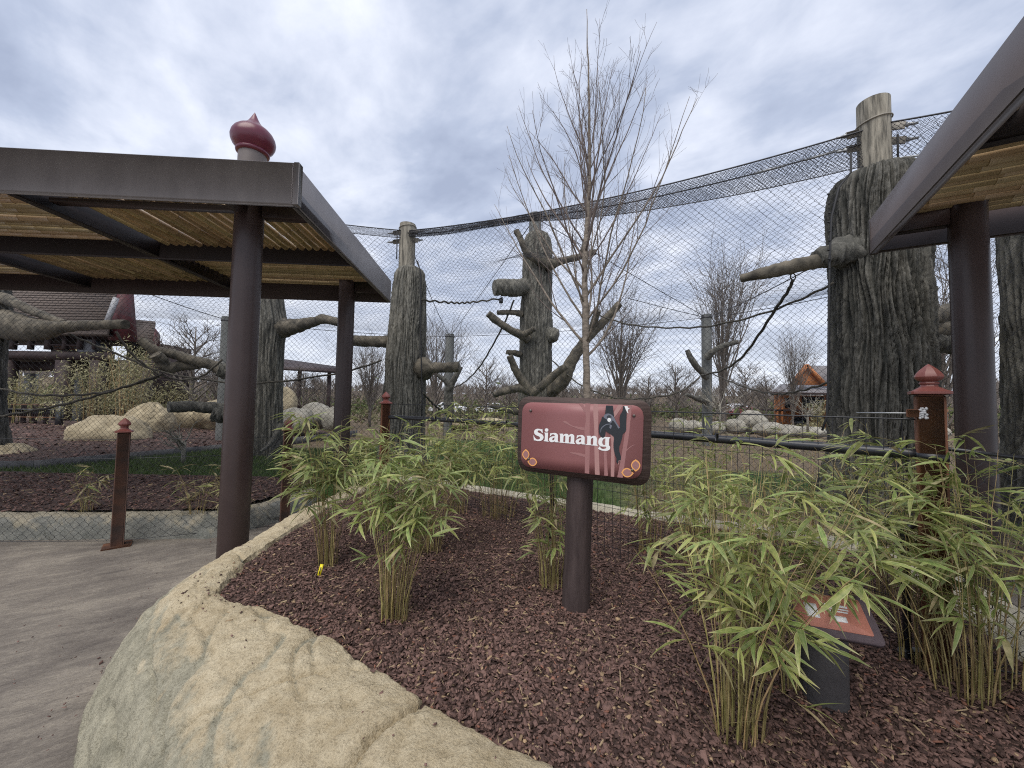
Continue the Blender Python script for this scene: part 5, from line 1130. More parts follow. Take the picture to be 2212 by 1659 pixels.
for k, (cx_, cy_, P) in enumerate([(163, 985, [(162, 898), (205, 940), (219, 985), (202, 1030), (165, 1071), (124, 1030), (106, 980), (124, 935)]), (267, 1100, [(188, 1100), (215, 1058), (265, 1034), (312, 1054), (343, 1105), (315, 1150), (265, 1167), (223, 1145)]),
        (1893, 1157, [(1893, 1060), (1945, 1100), (1967, 1155), (1947, 1210), (1895, 1255), (1840, 1205), (1818, 1150), (1843, 1095)]), (1763, 1270, [(1666, 1270), (1700, 1215), (1760, 1195), (1820, 1225), (1862, 1280), (1820, 1325), (1765, 1344), (1708, 1325)])]):
    cs = {0, 4}
    plate('print_leaf', catmull2(r8(P), cs), 'sign_orange', y0 - .0016)
    plate('print_leaf_centre', catmull2(r8([(cx_ + (a - cx_) * .74, cy_ + (b - cy_) * .74) for a, b in P]), cs), 'sign_rose', y0 - .002)
for (x, y) in ((237, 295), (1867, 375), (207, 1055), (1838, 1232)):
    p = r8([(x, y)])[0]; m = MB(); m.ell((p[0], -.008, p[1]), (.0085, .005, .0085), 14, 8); m.build('bolt', 'bolt', face, True)
base = gnd(1245, 1322, .44); topp = at(1258, 900, 2.30)
sign_post = MB(); topq = Vector((base.x, base.y, 0)); 
b0 = Vector((base.x, base.y + .04, .36)); dirp = (Vector((topp.x, topp.y - .0, topp.z)) - b0).normalized(); tp = b0 + dirp * 1.16
inv = Matrix.Translation(SC_) @ Rsign.to_4x4(); inv = inv.inverted()
pts = [inv @ (b0 + (tp - b0) * t) for t in np.linspace(0, 1, 14)]
m = MB(); m.tube(pts, [.080] * 4 + [.077] * 10, 28); o = m.build('post', 'post_wood', sign, True); o.data.set_sharp_from_angle(angle=rad(40))

# low reading sign behind the front bamboo
lc = at(1790, 1322, 1.62)
low = thing('reading_sign', (lc.x, lc.y, .44), 'low tilted information panel with coral face on a short dark round post', 'sign')
ry_, tl = rad(-20), rad(33)
Rl = Matrix.Rotation(ry_, 3, 'Z') @ Matrix.Rotation(tl, 3, 'X')
c_ = lc - low.location
def lp(x, y, z): return c_ + Rl @ Vector((x, y, z))
m = MB(); m.tube([(0.0, .03, -.1), (0.0, .03, c_.z - .06)], .080, 28); o = m.build('post', 'gray_post', low, True); o.data.set_sharp_from_angle(angle=rad(40))
def slab(name, w, h, r, z0, z1, mt, cx=0, cy=0):
    L = rrect([(-w + cx, h + cy), (w + cx, h + cy), (w + cx, -h + cy), (-w + cx, -h + cy)], r, 5); n = len(L)
    V = [tuple(lp(a, b, z1)) for a, b in L] + [tuple(lp(a, b, z0)) for a, b in L] + [tuple(lp(cx, cy, z1)), tuple(lp(cx, cy, z0))]
    i = np.arange(n); tri = np.concatenate([np.stack([(i + 1) % n, i, np.full(n, 2 * n)], -1), np.stack([n + i, n + (i + 1) % n, np.full(n, 2 * n + 1)], -1)]); q = np.stack([i, (i + 1) % n, n + (i + 1) % n, n + i], -1)
    return link(name, mesh_np(name, np.array(V), [tri, q], mt), low)
slab('panel_back', .150, .100, .02, -.02, .0, 'panel_frame'); slab('panel_face', .122, .073, .008, .0, .003, 'sign_coral')
for cx_, cy_, w, h in ((-.06, -.005, .022, .03), (.025, .03, .045, .005), (.025, .017, .045, .003), (.025, .006, .04, .003), (.03, -.025, .022, .012)): slab('panel_print', w, h, .002, .003, .0042, 'sign_white', cx_, cy_)
# yellow plant tag
g = gnd(691, 1246, .455); m = MB(); Rt = Matrix.Rotation(rad(9), 3, 'Y') @ Matrix.Rotation(rad(-14), 3, 'X')
m.box((0, 0, .038), (.022, .0015, .085), Rt.to_4x4()); o = m.build('plant_tag', 'yellow_tag'); o.location = g; o['label'] = 'small yellow plastic plant tag stuck in the mulch below the left bamboo'; o['category'] = 'plant tag'
m = MB(); m.box((.005, -.012, .045), (.006, .001, .045), Rt.to_4x4()); m.build('tag_print', 'black_steel', o)

# ================================================================== BAMBOO
def leaf_mesh(seed, seg=4):
    rn = random.Random(seed); L = 1.0; wmax = rn.uniform(.058, .082); droop = rn.uniform(.10, .42); tw = rn.uniform(-.5, .5); side = rn.uniform(-.12, .12)
    V = []; E = []
    for i in range(seg + 1):
        t = i / seg; w = wmax * (math.sin(math.pi * min(t * 1.0 + .04, 1)) ** .62) * (1 - .35 * t) if 0 < i < seg else (0.012 if i == 0 else 0.002)
        x = t; z = .10 * t - droop * t * t; y = side * t * t; fold = .30 * w; a = tw * t
        for s in (-1, -.72, 0, .72, 1):
            V.append((x, y + s * w * math.cos(a), z + abs(s) * fold + s * w * math.sin(a))); E.append(max(.85 if abs(s) == 1 else 0.0, .9 if t > .93 else 0, .25 if abs(s) == 0 and i < 4 else 0))
    F = []
    for i in range(seg):
        for k in range(4): F.append((i * 5 + k, i * 5 + k + 1, i * 5 + 6 + k, i * 5 + 5 + k))
    return np.array(V), np.array(F), np.array(E)
LEAF = [leaf_mesh(k) for k in range(10)]
LEAFM = []
for k, (V, F, E) in enumerate(LEAF): LEAFM.append(mesh_np('leaf', V, F, 'leaf', True, fattr={'edge': E}))
CULM = {}
def frame_mat(pos, d, roll, s):
    d = d.normalized(); ref = Vector((0, 0, 1)) if abs(d.z) < .95 else Vector((1, 0, 0)); yv = ref.cross(d).normalized(); zv = d.cross(yv)
    R = Matrix(((d.x, yv.x, zv.x), (d.y, yv.y, zv.y), (d.z, yv.z, zv.z))) @ Matrix.Rotation(roll, 3, 'X')
    return Matrix.Translation(pos) @ R.to_4x4() @ Matrix.Diagonal((s, s, s, 1))
def bamboo(pos, H, foot, spread, nculm, nleaf, leaf, label, seed, lean=(0, 0), lowest=.42, obj_leaves=300, dry=.3, rc=.0028, bare=0, group='bamboo clumps planted in the mulch bed', culm_objs=True, crown=1.0):
    rn = random.Random(seed); root = thing('bamboo_clump', pos, label, 'bamboo', group); nculm = int(nculm * 1.35)
    tips = []; tw_A = []; tw_B = []; culm_mb = MB()
    for c in range(nculm):
        a = rn.uniform(0, 6.283); q = rn.random() ** .6; b = Vector((math.cos(a) * foot * q, math.sin(a) * foot * q * .7, -.03)); h = H * rn.uniform(.62, 1.0)
        out = Vector((math.cos(a), math.sin(a), 0)) * spread * q * rn.uniform(.5, 1.2) + Vector((lean[0], lean[1], 0)) * h / H + Vector((rn.uniform(-.1, .1), rn.uniform(-.1, .1), 0)) * spread
        n = 9; P = [b + Vector((0, 0, h * t + .03)) + out * (t ** 1.7) + Vector((rn.uniform(-1, 1), rn.uniform(-1, 1), 0)) * .004 for t in np.linspace(0, 1, n)]
        r = rc * rn.uniform(.7, 1.25); rr = [r * (1 - .75 * t) for t in np.linspace(0, 1, n)]
        if culm_objs: 
            mm = MB(); mm.tube(P, rr, 5, cap=False); mm.build('culm', 'culm', root, True)
        else: culm_mb.tube(P, rr, 4, cap=False)
        # bare dead side stems near the foot
        for k in range(rn.randint(2, 5)):
            t = rn.uniform(.02, .4); i = int(t * (n - 1)); p = P[i]; d = Vector((rn.uniform(-1, 1), rn.uniform(-1, 1), rn.uniform(.5, 1.8))).normalized(); tw_A.append(p); tw_B.append(p + d * rn.uniform(.04, .13))
        tips.append((P, h))
    if not culm_objs: culm_mb.build('culms', 'culm', root, True, kind='stuff')
    leaves = []
    while len(leaves) < nleaf:
        P, h = rn.choice(tips); n = len(P); t = lowest + (1 - lowest) * rn.random() ** .85; f = t * (n - 1); i = min(int(f), n - 2); p = P[i].lerp(P[i + 1], f - i)
        a = rn.uniform(0, 6.283); el = rn.uniform(.05, .9); d = Vector((math.cos(a), math.sin(a), 0)) * math.cos(el) + Vector((0, 0, math.sin(el))); L = rn.uniform(.05, .17) * H / 1.1 * (1.25 - .5 * t) * crown
        mid = p + d * L * .55; e = p + d * L + Vector((0, 0, -.12 * L)); tw_A += [p, mid]; tw_B += [mid, e]
        for k in range(rn.randint(3, 6)):
            s = rn.uniform(.55, 1.0) if k else 1.0; q = p.lerp(e, s); fan = rn.uniform(-1.05, 1.05); dd = (Matrix.Rotation(fan, 3, 'Z') @ d); dd.z = rn.uniform(-.6, .42); dd.normalize()
            leaves.append((q, dd, rn.uniform(-.7, .7), leaf * rn.choice([.55, .75, .9, 1, 1.1, 1.25]) * rn.uniform(.85, 1.15), rn.randrange(10), rn.random() < dry * .28))
    V, Fc = segs_mesh(np.array([tuple(v) for v in tw_A]), np.array([tuple(v) for v in tw_B]), .0011, .0006, 3); link('twigs', mesh_np('twigs', V, Fc, 'twig'), root, kind='stuff')
    cw = Vector((0, 0, CAMZ)) - Vector(pos)
    leaves.sort(key=lambda l: -l[3] / max((l[0] - cw).length, .2))
    nobj = min(obj_leaves, len(leaves))
    for (q, dd, ro, s, k, dr) in leaves[:nobj]:
        me = LEAFM[k]
        o = link('leaf', me, root); o.matrix_local = frame_mat(q, dd, ro, s)
        if dr: o.material_slots[0].link = 'OBJECT'; o.material_slots[0].material = MATS['dry_leaf']
    if len(leaves) > nobj:
        VV = []; FF = []; EE = []; n0 = 0
        for (q, dd, ro, s, k, dr) in leaves[nobj:]:
            V, F, E = LEAF[k]; M_ = np.array(frame_mat(q, dd, ro, s)); VV.append(V @ M_[:3, :3].T + M_[:3, 3]); FF.append(F + n0); EE.append(E); n0 += len(V)
        link('foliage', mesh_np('foliage', np.concatenate(VV), np.concatenate(FF), 'leaf', True, fattr={'edge': np.concatenate(EE)}), root, kind='stuff')
    return root
def bpos(u, v): g = gnd(u, v, .45); return (g.x, g.y, .45)
bamboo(bpos(706, 1222), 1.10, .075, .24, 24, 620, .125, 'bamboo clump beside the stone wall, with the yellow plant tag at its foot', 101, lean=(-.06, 0), lowest=.50)
bamboo(bpos(850, 1338), 1.0, .085, .26, 28, 760, .125, 'full bright bamboo clump with long bare yellow stems, nearest left of the sign', 102, lean=(.02, .08), lowest=.50)
bamboo(bpos(925, 1192), 1.08, .12, .38, 24, 760, .125, 'bamboo clump behind the nearest left one, its crown leaning right', 103, lean=(.14, .05), lowest=.48)
bamboo(bpos(795, 1150), 1.05, .10, .24, 20, 460, .12, 'bamboo clump in front of the red capped post by the stone wall', 104, lowest=.35)
bamboo(bpos(1185, 1268), 1.0, .09, .26, 18, 330, .115, 'thin sparse bamboo clump right against the left side of the sign post', 105, lean=(-.12, .05), lowest=.22)
bamboo(bpos(1075, 1118), 1.16, .18, .42, 24, 780, .12, 'bamboo clump at the back of the bed below the handrail left of the sign', 106, lowest=.35)
bamboo(bpos(985, 1108), 1.16, .14, .34, 18, 440, .12, 'rearmost bamboo clump just in front of the wire fence', 107, lowest=.4)
bamboo(bpos(1402, 1198), .95, .12, .20, 18, 240, .11, 'loose bamboo clump behind the wire fence, first right of the sign post', 108, lowest=.35)
bamboo(bpos(1600, 1600), 1.04, .085, .36, 30, 600, .126, 'big bamboo clump in the right foreground, half covering the low coral sign', 109, lean=(.20, .08), lowest=.36, rc=.0031)
bamboo(bpos(1720, 1500), .98, .06, .34, 12, 330, .132, 'bamboo shoots spreading over the low coral sign from beside its post', 110, lean=(.12, .0), lowest=.42, rc=.0031)
bamboo(bpos(2085, 1495), 1.05, .14, .36, 28, 640, .118, 'dense bamboo clump at the right edge beside the near rusty post', 111, lean=(-.02, .15), lowest=.40)
bamboo(bpos(1990, 1440), 1.02, .08, .26, 14, 300, .115, 'bamboo clump directly in front of the near orange rusted post', 116, lean=(0, -.05), lowest=.34)
bamboo(bpos(2160, 1480), 1.08, .08, .34, 12, 330, .12, 'bamboo clump partly cut by the right edge of the photo', 112, lean=(.12, .1), lowest=.38)
bamboo(bpos(1540, 1330), 1.0, .10, .26, 16, 300, .12, 'bamboo clump in front of the wire fence between the sign and the right foreground', 113, lowest=.30)
bamboo(bpos(1905, 1300), 1.12, .12, .34, 18, 420, .12, 'bamboo clump standing against the fence left of the near orange post', 114, lean=(-.08, 0), lowest=.38)
bamboo(bpos(1495, 1205), .92, .12, .24, 16, 280, .11, 'olive bamboo clump behind the wire fence under the handrail, right of the sign board', 115, lowest=.3, culm_objs=False, obj_leaves=0)
for k, (u, v, hh, lab) in enumerate([(185, 1102, .34, 'small ragged bamboo sprig in the mulch left of the lone rusty post'), (425, 1108, .42, 'small drying bamboo sprig between the lone rusty post and the near column'), (500, 1108, .36, 'small pale bamboo sprig against the near canopy column')]):
    g = gnd(u, v, .26); bamboo((g.x, g.y, .25), hh * 1.5, .08, .22, 9, 75, .16, lab, 130 + k, lowest=.2, dry=3.0, group='small bamboo sprigs beyond the curb')
# tall single shoot over the red capped post
g = bpos(870, 1150)

bamboo(bpos(1640, 1172), 1.12, .15, .34, 14, 260, .11, 'bamboo clump just inside the fence below the cedar cabin', 117, lowest=.35, culm_objs=False, obj_leaves=120)
bamboo(bpos(1745, 1190), 1.05, .15, .30, 16, 340, .11, 'bamboo clump at the foot of the massive right trunk', 118, lowest=.3, culm_objs=False, obj_leaves=120)
bamboo(bpos(1500, 1150), 1.08, .15, .34, 16, 340, .11, 'bamboo clump by the stone edging under the handrail', 119, lowest=.3, culm_objs=False, obj_leaves=100)
# big pale bamboo thickets near the timber house
def thicket(pos, H, Rx, n, label, seed, c0=(0.15, 0.155, 0.07), c1=(0.50, 0.45, 0.27), lf=.13, cat='bamboo', name='bamboo_thicket'):
    rs = np.random.RandomState(seed); root = thing(name, pos, label, cat)
    m = MB()
    for k in range(16):
        a = rs.uniform(0, 6.28); q = rs.rand() ** .5; b = np.array([math.cos(a) * Rx * .5 * q, math.sin(a) * Rx * .5 * q, 0]); e = b * 1.9 + np.array([rs.normal(0, .15), rs.normal(0, .15), H * rs.uniform(.7, .98)])
        m.tube([b, b + (e - b) * np.array([.3, .3, .55]), e], [.014, .010, .004], 5, cap=False)
    m.build('culms', 'culm', root, True, kind='stuff')
    th = rs.uniform(0, 6.28, n); ph = rs.uniform(0, 1, n) ** .7; cl = rs.randint(0, 30, n); cc = np.stack([rs.normal(0, Rx * .5, 30), rs.normal(0, Rx * .5, 30), H * rs.uniform(.28, .92, 30)], -1)
    P = cc[cl] + rs.normal(0, 1, (n, 3)) * np.array([Rx * .26, Rx * .26, H * .10]); P[:, 2] = np.clip(P[:, 2], .08 * H, H * 1.05)
    d = rs.normal(0, 1, (n, 3)); d[:, 2] -= .3; d /= np.linalg.norm(d, axis=1)[:, None]; s = rs.normal(0, 1, (n, 3)); s = np.cross(d, s); s /= np.linalg.norm(s, axis=1)[:, None]
    L = lf * rs.uniform(.5, 1.2, n)[:, None]; w = L * .12
    V = np.stack([P - d * L * .5, P + s * w, P + d * L * .5, P - s * w], 1).reshape(-1, 3)
    t = rs.rand(n)[:, None]; c = np.array(c0) * (1 - t) + np.array(c1) * t
    link('foliage', mesh_np('foliage', V, np.arange(4 * n).reshape(-1, 4), 'far_green', False, cols=np.repeat(c, 4, 0)), root, kind='stuff')
g_ = at(30, 900, 14.2); thicket((g_.x, g_.y, .3), 2.3, 1.2, 2600, 'pale green bamboo thicket at the left edge below the house balcony', 1)
g_ = at(205, 900, 13.6); thicket((g_.x, g_.y, .3), 2.7, .95, 3600, 'tan leaved bamboo thicket in front of the timber house', 2)
g_ = at(275, 900, 13.2); thicket((g_.x, g_.y, .3), 3.2, .6, 2400, 'yellowish bamboo thicket reaching up over the red gable', 3)
g_ = at(345, 900, 15); thicket((g_.x, g_.y, .3), 1.8, .8, 1500, 'low olive bamboo thicket behind the boulders on the left', 4)

# ================================================================== BARE TREES
def grow(p, d, L, r, n, upb, wob, rn):
    pts = [p.copy()]; rr = [r]; d = d.normalized()
    for i in range(n):
        d = (d + Vector((rn.gauss(0, wob), rn.gauss(0, wob), rn.gauss(0, wob * .6) + upb))).normalized(); p = p + d * (L / n); pts.append(p.copy()); rr.append(r * (1 - .82 * (i + 1) / n))
    return pts, rr
def young_tree():
    rn = random.Random(77); base = at(1267, 1118, 4.0); base.z = .43
    root = thing('young_tree', base, 'tall slender leafless young tree rising above the sign', 'tree')
    top = at(1262, -60, 4.0) - base; fork = at(1265, 690, 4.0) - base
    m = MB(); ctr = [Vector((0, 0, -.05)), Vector((0.0, 0, .6)), fork * .5 + Vector((.012, 0, fork.z * .5 * 0)), fork, fork + Vector((-.015, 0, .6)), fork + Vector((0.03, .03, 1.35)), fork + Vector((.02, .0, 2.2)), Vector((top.x + .03, 0, top.z * .93))]
    n = 60; P = cr_spline(ctr, n); P += RNG.normal(0, .0025, P.shape); hh = P[:, 2] / P[-1, 2]; rr = np.interp(hh, [0, .05, .4, .6, .8, 1], [.050, .041, .034, .024, .012, .003])
    rr = rr * (1 + .05 * RNG.normal(size=n)); m.tube(P, rr, 14); m.build('trunk', 'tree_bark', root, True)
    limbs = MB(); A = []; B = []; R0 = []; R1 = []; big = []
    def path(p, d, L, r, n_, up_, wob): 
        pts, q = grow(p, d, L, r, n_, up_, wob, rn); return pts, q
    zf = fork.z; zt_ = P[-1][2]
    nb = 34
    for k in range(nb):
        t = (k / nb) ** 1.0; z = zf - .35 + (zt_ - zf - .2) * t * .72; idx = int(np.argmin(abs(P[:, 2] - z))); p = Vector(P[idx]); a = k * 2.4 + rn.uniform(-.4, .4)
        el = rad(rn.uniform(42, 60)) if t < .5 else rad(rn.uniform(55, 72)); d = Vector((math.cos(a) * math.cos(el), math.sin(a) * math.cos(el) * .8, math.sin(el))); L = (2.6 - 1.45 * t) * rn.uniform(.72, 1.02); r = rr[idx] * rn.uniform(.30, .46)
        pts, q = path(p, d, L, r, 14, .05, .06)
        mm = MB(); mm.tube(pts, q, 7); mm.build('branch', 'tree_twig' if t > .3 else 'tree_bark', root, True)
        for j in range(rn.randint(6, 10)):
            i = rn.randint(2, 13); pp = pts[i]; dd = (pts[i] - pts[i - 1]).normalized(); side = Vector((rn.gauss(0, 1), rn.gauss(0, 1), rn.gauss(0, .4))).normalized(); d2 = (dd + side * rn.uniform(.35, .75) + Vector((0, 0, .25))).normalized()
            L2 = L * rn.uniform(.22, .48) * (1.15 - i / 20); p2, q2 = path(pp, d2, L2, max(q[i] * .55, .0022), 7, .05, .09)
            for s in range(len(p2) - 1): A.append(p2[s]); B.append(p2[s + 1]); R0.append(max(q2[s] * .85, .0011)); R1.append(max(q2[s + 1] * .85, .0009))
            for j3 in range(rn.randint(2, 5)):
                i3 = rn.randint(1, 6); d3 = ((p2[i3] - p2[i3 - 1]).normalized() + Vector((rn.gauss(0, .5), rn.gauss(0, .5), rn.gauss(.1, .3)))).normalized(); p3, q3 = path(p2[i3], d3, L2 * rn.uniform(.25, .55), .0016, 4, .04, .10)
                for s in range(4): A.append(p3[s]); B.append(p3[s + 1]); R0.append(.0011); R1.append(.0008)
    V, Fc = segs_mesh(np.array([tuple(v) for v in A]), np.array([tuple(v) for v in B]), np.array(R0), np.array(R1), 4); link('twigs', mesh_np('twigs', V, Fc, 'tree_twig'), root, kind='stuff')
young_tree()
def far_tree_mesh(seed, kind='oval'):
    """unit height tree; returns trunk mesh, twig mesh"""
    rn = random.Random(seed); m = MB(); A = []; B = []; R = []
    P = [Vector((0, 0, -.02))] + [Vector((rn.gauss(0, .006), rn.gauss(0, .006), z)) for z in (.1, .2, .3, .42, .55, .7, .85)]; rr = [.022, .018, .016, .0145, .012, .009, .006, .003]; m.tube(P, rr, 8)
    nb = 26 if kind != 'vase' else 30
    for k in range(nb):
        t = k / nb; z = (.22 + .55 * t) if kind == 'oval' else (.12 + .35 * t); a = k * 2.4 + rn.uniform(-.3, .3); el = rad(rn.uniform(25, 55)) if kind == 'oval' else rad(rn.uniform(58, 76)); d = Vector((math.cos(a) * math.cos(el), math.sin(a) * math.cos(el), math.sin(el)))
        L = (.42 * (1 - t * .6)) if kind == 'oval' else .70 * (1 - .35 * t); p = Vector((0, 0, z)); pts, q = grow(p, d, L * rn.uniform(.75, 1.15), .0085 * (1 - .5 * t), 8, .05, .12, rn); m.tube(pts, q, 5, cap=False)
        for j in range(9):
            i = rn.randint(2, 8); dd = (pts[i] - pts[i - 1]).normalized(); d2 = (dd + Vector((rn.gauss(0, .6), rn.gauss(0, .6), rn.gauss(.15, .35)))).normalized(); p2, q2 = grow(pts[i], d2, L * rn.uniform(.2, .5), .0032, 4, .04, .14, rn)
            for s in range(4): A.append(p2[s]); B.append(p2[s + 1]); R.append(.0019 - .0003 * s)
            for j3 in range(3):
                i3 = rn.randint(1, 4); d3 = ((p2[i3] - p2[i3 - 1]).normalized() + Vector((rn.gauss(0, .6), rn.gauss(0, .6), rn.gauss(.1, .4)))).normalized(); p3, _ = grow(p2[i3], d3, L * rn.uniform(.1, .25), .002, 2, .02, .1, rn)
                for s in range(2): A.append(p3[s]); B.append(p3[s + 1]); R.append(.0010)
    tm = m.mesh('trunk', 'far_bark', True); V, Fc = segs_mesh(np.array([tuple(v) for v in A]), np.array([tuple(v) for v in B]), np.array(R), sides=3)
    return tm, mesh_np('crown', V, Fc, 'far_bark')
FT = [far_tree_mesh(1), far_tree_mesh(2), far_tree_mesh(3, 'vase'), far_tree_mesh(4, 'vase')]
def far_tree(u, vtop, D, kind, label, wide=1.0, thick=1.0):
    p = at(u, 860, D); zb = ground_z(p.x, D); zt = at(u, vtop, D).z; root = thing('bare_tree', (p.x, D, zb), label, 'tree', 'leafless trees beyond the netting'); h = zt - zb; root.scale = (h * wide, h * wide, h); root.rotation_euler = (0, 0, RNG.uniform(0, 6))
    link('trunk', FT[kind][0], root); link('crown', FT[kind][1], root)
for a in [(1340, 650, 24, 2, 'vase shaped bare tree seen through the net to the right of the sign', .9), (1562, 556, 22, 3, 'tall bare tree standing behind the grey net pole right of centre', .62), (940, 690, 27, 3, 'upright bare tree between the fluted trunk and the limbed trunk', .8),
          (415, 668, 19, 0, 'spreading bare tree right of the red gable', 1.15), (655, 780, 18, 1, 'bare tree behind the small far canopy', 1.2), (800, 735, 22, 3, 'bare tree between the far column and the fluted trunk', .9), (1050, 760, 26, 0, 'small bare tree left of the limbed trunk', 1.1),
          (1460, 770, 26, 1, 'bare tree in the gap left of the grey net pole', 1.1), (1655, 800, 28, 0, 'low bare tree left of the cedar cabin', 1.2), (1712, 720, 24, 3, 'thin bare tree in front of the cedar cabin gable', .5), (1215, 790, 30, 1, 'bare tree directly behind the limbed trunk', 1.2),
          (2035, 560, 12, 2, 'bare tree between the massive trunk and the right column', .8), (700, 800, 26, 0, 'distant bare tree left of the far column', 1.3), (1100, 800, 33, 0, 'distant bare tree low behind the limbs', 1.3), (1400, 800, 36, 1, 'distant bare tree low on the skyline right of the sign', 1.3),
          (480, 745, 25, 3, 'bare tree behind the grey net pole on the left', .9), (1610, 770, 33, 0, 'distant bare tree right of the grey net pole', 1.2), (335, 770, 30, 1, 'distant bare tree beside the shingled side roof', 1.2)]:
    far_tree(*a[:5], wide=a[5])
def small_tree(u, vb, vtop, D, label):
    p = gnd(u, vb, .25); p = at(u, vb, D); root = thing('pale_young_tree', (p.x, D, p.z), label, 'tree'); rn = random.Random(int(u)); m = MB(); h = at(u, vtop, D).z - p.z
    m.tube([(0, 0, -.05), (0, 0, h * .3), (.01, 0, h * .5)], [.045, .035, .03], 8)
    for k in range(16):
        a = rn.uniform(0, 6.28); el = rad(rn.uniform(10, 60)); pts, q = grow(Vector((0, 0, h * rn.uniform(.28, .5))), Vector((math.cos(a) * math.cos(el), math.sin(a) * math.cos(el), math.sin(el))), h * rn.uniform(.4, .65), .016, 7, .07, .15, rn); m.tube(pts, q, 5, cap=False)
        for j in range(4):
            i = rn.randint(2, 7); p2, q2 = grow(pts[i], (pts[i] - pts[i - 1]) + Vector((rn.gauss(0, .05), rn.gauss(0, .05), .02)), h * .22, .008, 4, .05, .2, rn); m.tube(p2, q2, 4, cap=False)
    m.build('branches', 'limestone', root, True)
small_tree(1745, 930, 850, 14.5, 'small pale barked tree in front of the cedar cabin'); small_tree(1555, 935, 815, 13.5, 'small pale barked tree beside the foot of the grey net pole'); small_tree(395, 1005, 905, 8.0, 'tiny pale sapling in the lawn left of the near column')

# ---- far woods and scrub
def woods():
    rs = np.random.RandomState(5); A = []; B = []; R = []
    for k in range(1500):
        th = rs.uniform(-1.0, 1.0); D = rs.uniform(62, 190) if k > 150 else rs.uniform(48, 70); x = math.sin(th) * D * 1.25; y = math.cos(th) * D; z0 = ground_z(x, y); h = rs.uniform(3.0, 6.2) * (1 if D > 90 else .65); n = 14
        a = rs.uniform(0, 6.28, n); sp = rs.uniform(.1, .42, n) * h; zz_ = rs.uniform(.15, .45, n) * h; c = np.array([x, y, z0])
        b = np.stack([np.cos(a) * sp * .15, np.sin(a) * sp * .15, zz_], -1) + c; e = np.stack([np.cos(a) * sp, np.sin(a) * sp, zz_ + rs.uniform(.3, .6, n) * h], -1) + c; A += [c[None], b]; B += [(c + np.array([0, 0, .6 * h]))[None], e]; R += [np.array([.14]), np.full(n, .035 + D * .00035)]
    V, Fc = segs_mesh(np.concatenate(A), np.concatenate(B), np.concatenate(R), np.concatenate(R) * .4, 3); link('distant_woods', mesh_np('distant_woods', V, Fc, 'woods'), None, kind='stuff', label='brown leafless woods along the horizon', category='woods')
woods()
def scrub():
    rs = np.random.RandomState(6); C = []; S = []
    for k in range(420):
        th = rs.uniform(-1.0, 1.0); D = rs.uniform(26, 85); x = math.sin(th) * D * 1.25; y = math.cos(th) * D
        if abs(x / y - (1741 - 1106) / 830) < .12 and D < 45: continue
        if x / y < -.85 and D < 40: continue
        h = rs.uniform(.6, 1.9) * (1 + D / 90); n = 60; P = rs.normal(0, 1, (n, 3)) * np.array([h * .8, h * .8, h * .38]); P[:, 2] = abs(P[:, 2]) + .1; C.append(P + np.array([x, y, ground_z(x, y)])); g = rs.rand(); S.append(np.repeat([[g, D, 0]], n, 0))
    P = np.concatenate(C); S = np.concatenate(S); n = len(P); d = rs.normal(0, 1, (n, 3)); d /= np.linalg.norm(d, axis=1)[:, None]; s = np.cross(d, rs.normal(0, 1, (n, 3))); s /= np.linalg.norm(s, axis=1)[:, None]; L = rs.uniform(.12, .34, n)[:, None] * (S[:, 1:2] / 40)
    V = np.stack([P - d * L, P + s * L * .35, P + d * L, P - s * L * .35], 1).reshape(-1, 3); g = S[:, 0:1]; t = rs.rand(n)[:, None]
    c = np.where(g < .35, np.array([.10, .125, .045]), np.where(g < .6, np.array([.17, .16, .085]), np.array([.12, .092, .068]))) * (.6 + .8 * t)
    link('distant_scrub', mesh_np('distant_scrub', V, np.arange(4 * n).reshape(-1, 4), 'far_green', False, cols=np.repeat(c, 4, 0)), None, kind='stuff', label='olive and brown scrub below the far woods', category='scrub')
scrub()

# ================================================================== BOULDERS
def boulder(c, r, label, mt='boulder', seed=0, group=None, res=48):
    m = MB(); m.ell((0, 0, 0), (1, 1, 1), res, res // 2); V = np.concatenate(m.v); q = V * 1.1 + seed * 5.1
    k = 1 + .20 * fbm(q, 2)[:, None] + .10 * fbm(q * 3, 3)[:, None] - .09 * np.exp(-(perlin(q * 1.7 + 3) / .06) ** 2)[:, None]
    V = V * k * np.array(r); m.v = [V]; o = m.build('boulder', mt, None, True); o.location = c; o['label'] = label; o['category'] = 'boulder'
    if group: o['group'] = group
def bat(u, v, D, dz=0): p = at(u, v, D); return (p.x, p.y, p.z + dz)
boulder(bat(240, 950, 11.0), (.98, .85, .72), 'large smooth tan boulder behind the lone rusty post', seed=1)
boulder(bat(326, 918, 13.0), (.66, .7, .76), 'tall tan boulder behind the large smooth one', seed=2)
boulder(bat(5, 1010, 8.2), (.62, .6, .48), 'grey tan boulder cut by the left edge beside the mulch', seed=3)
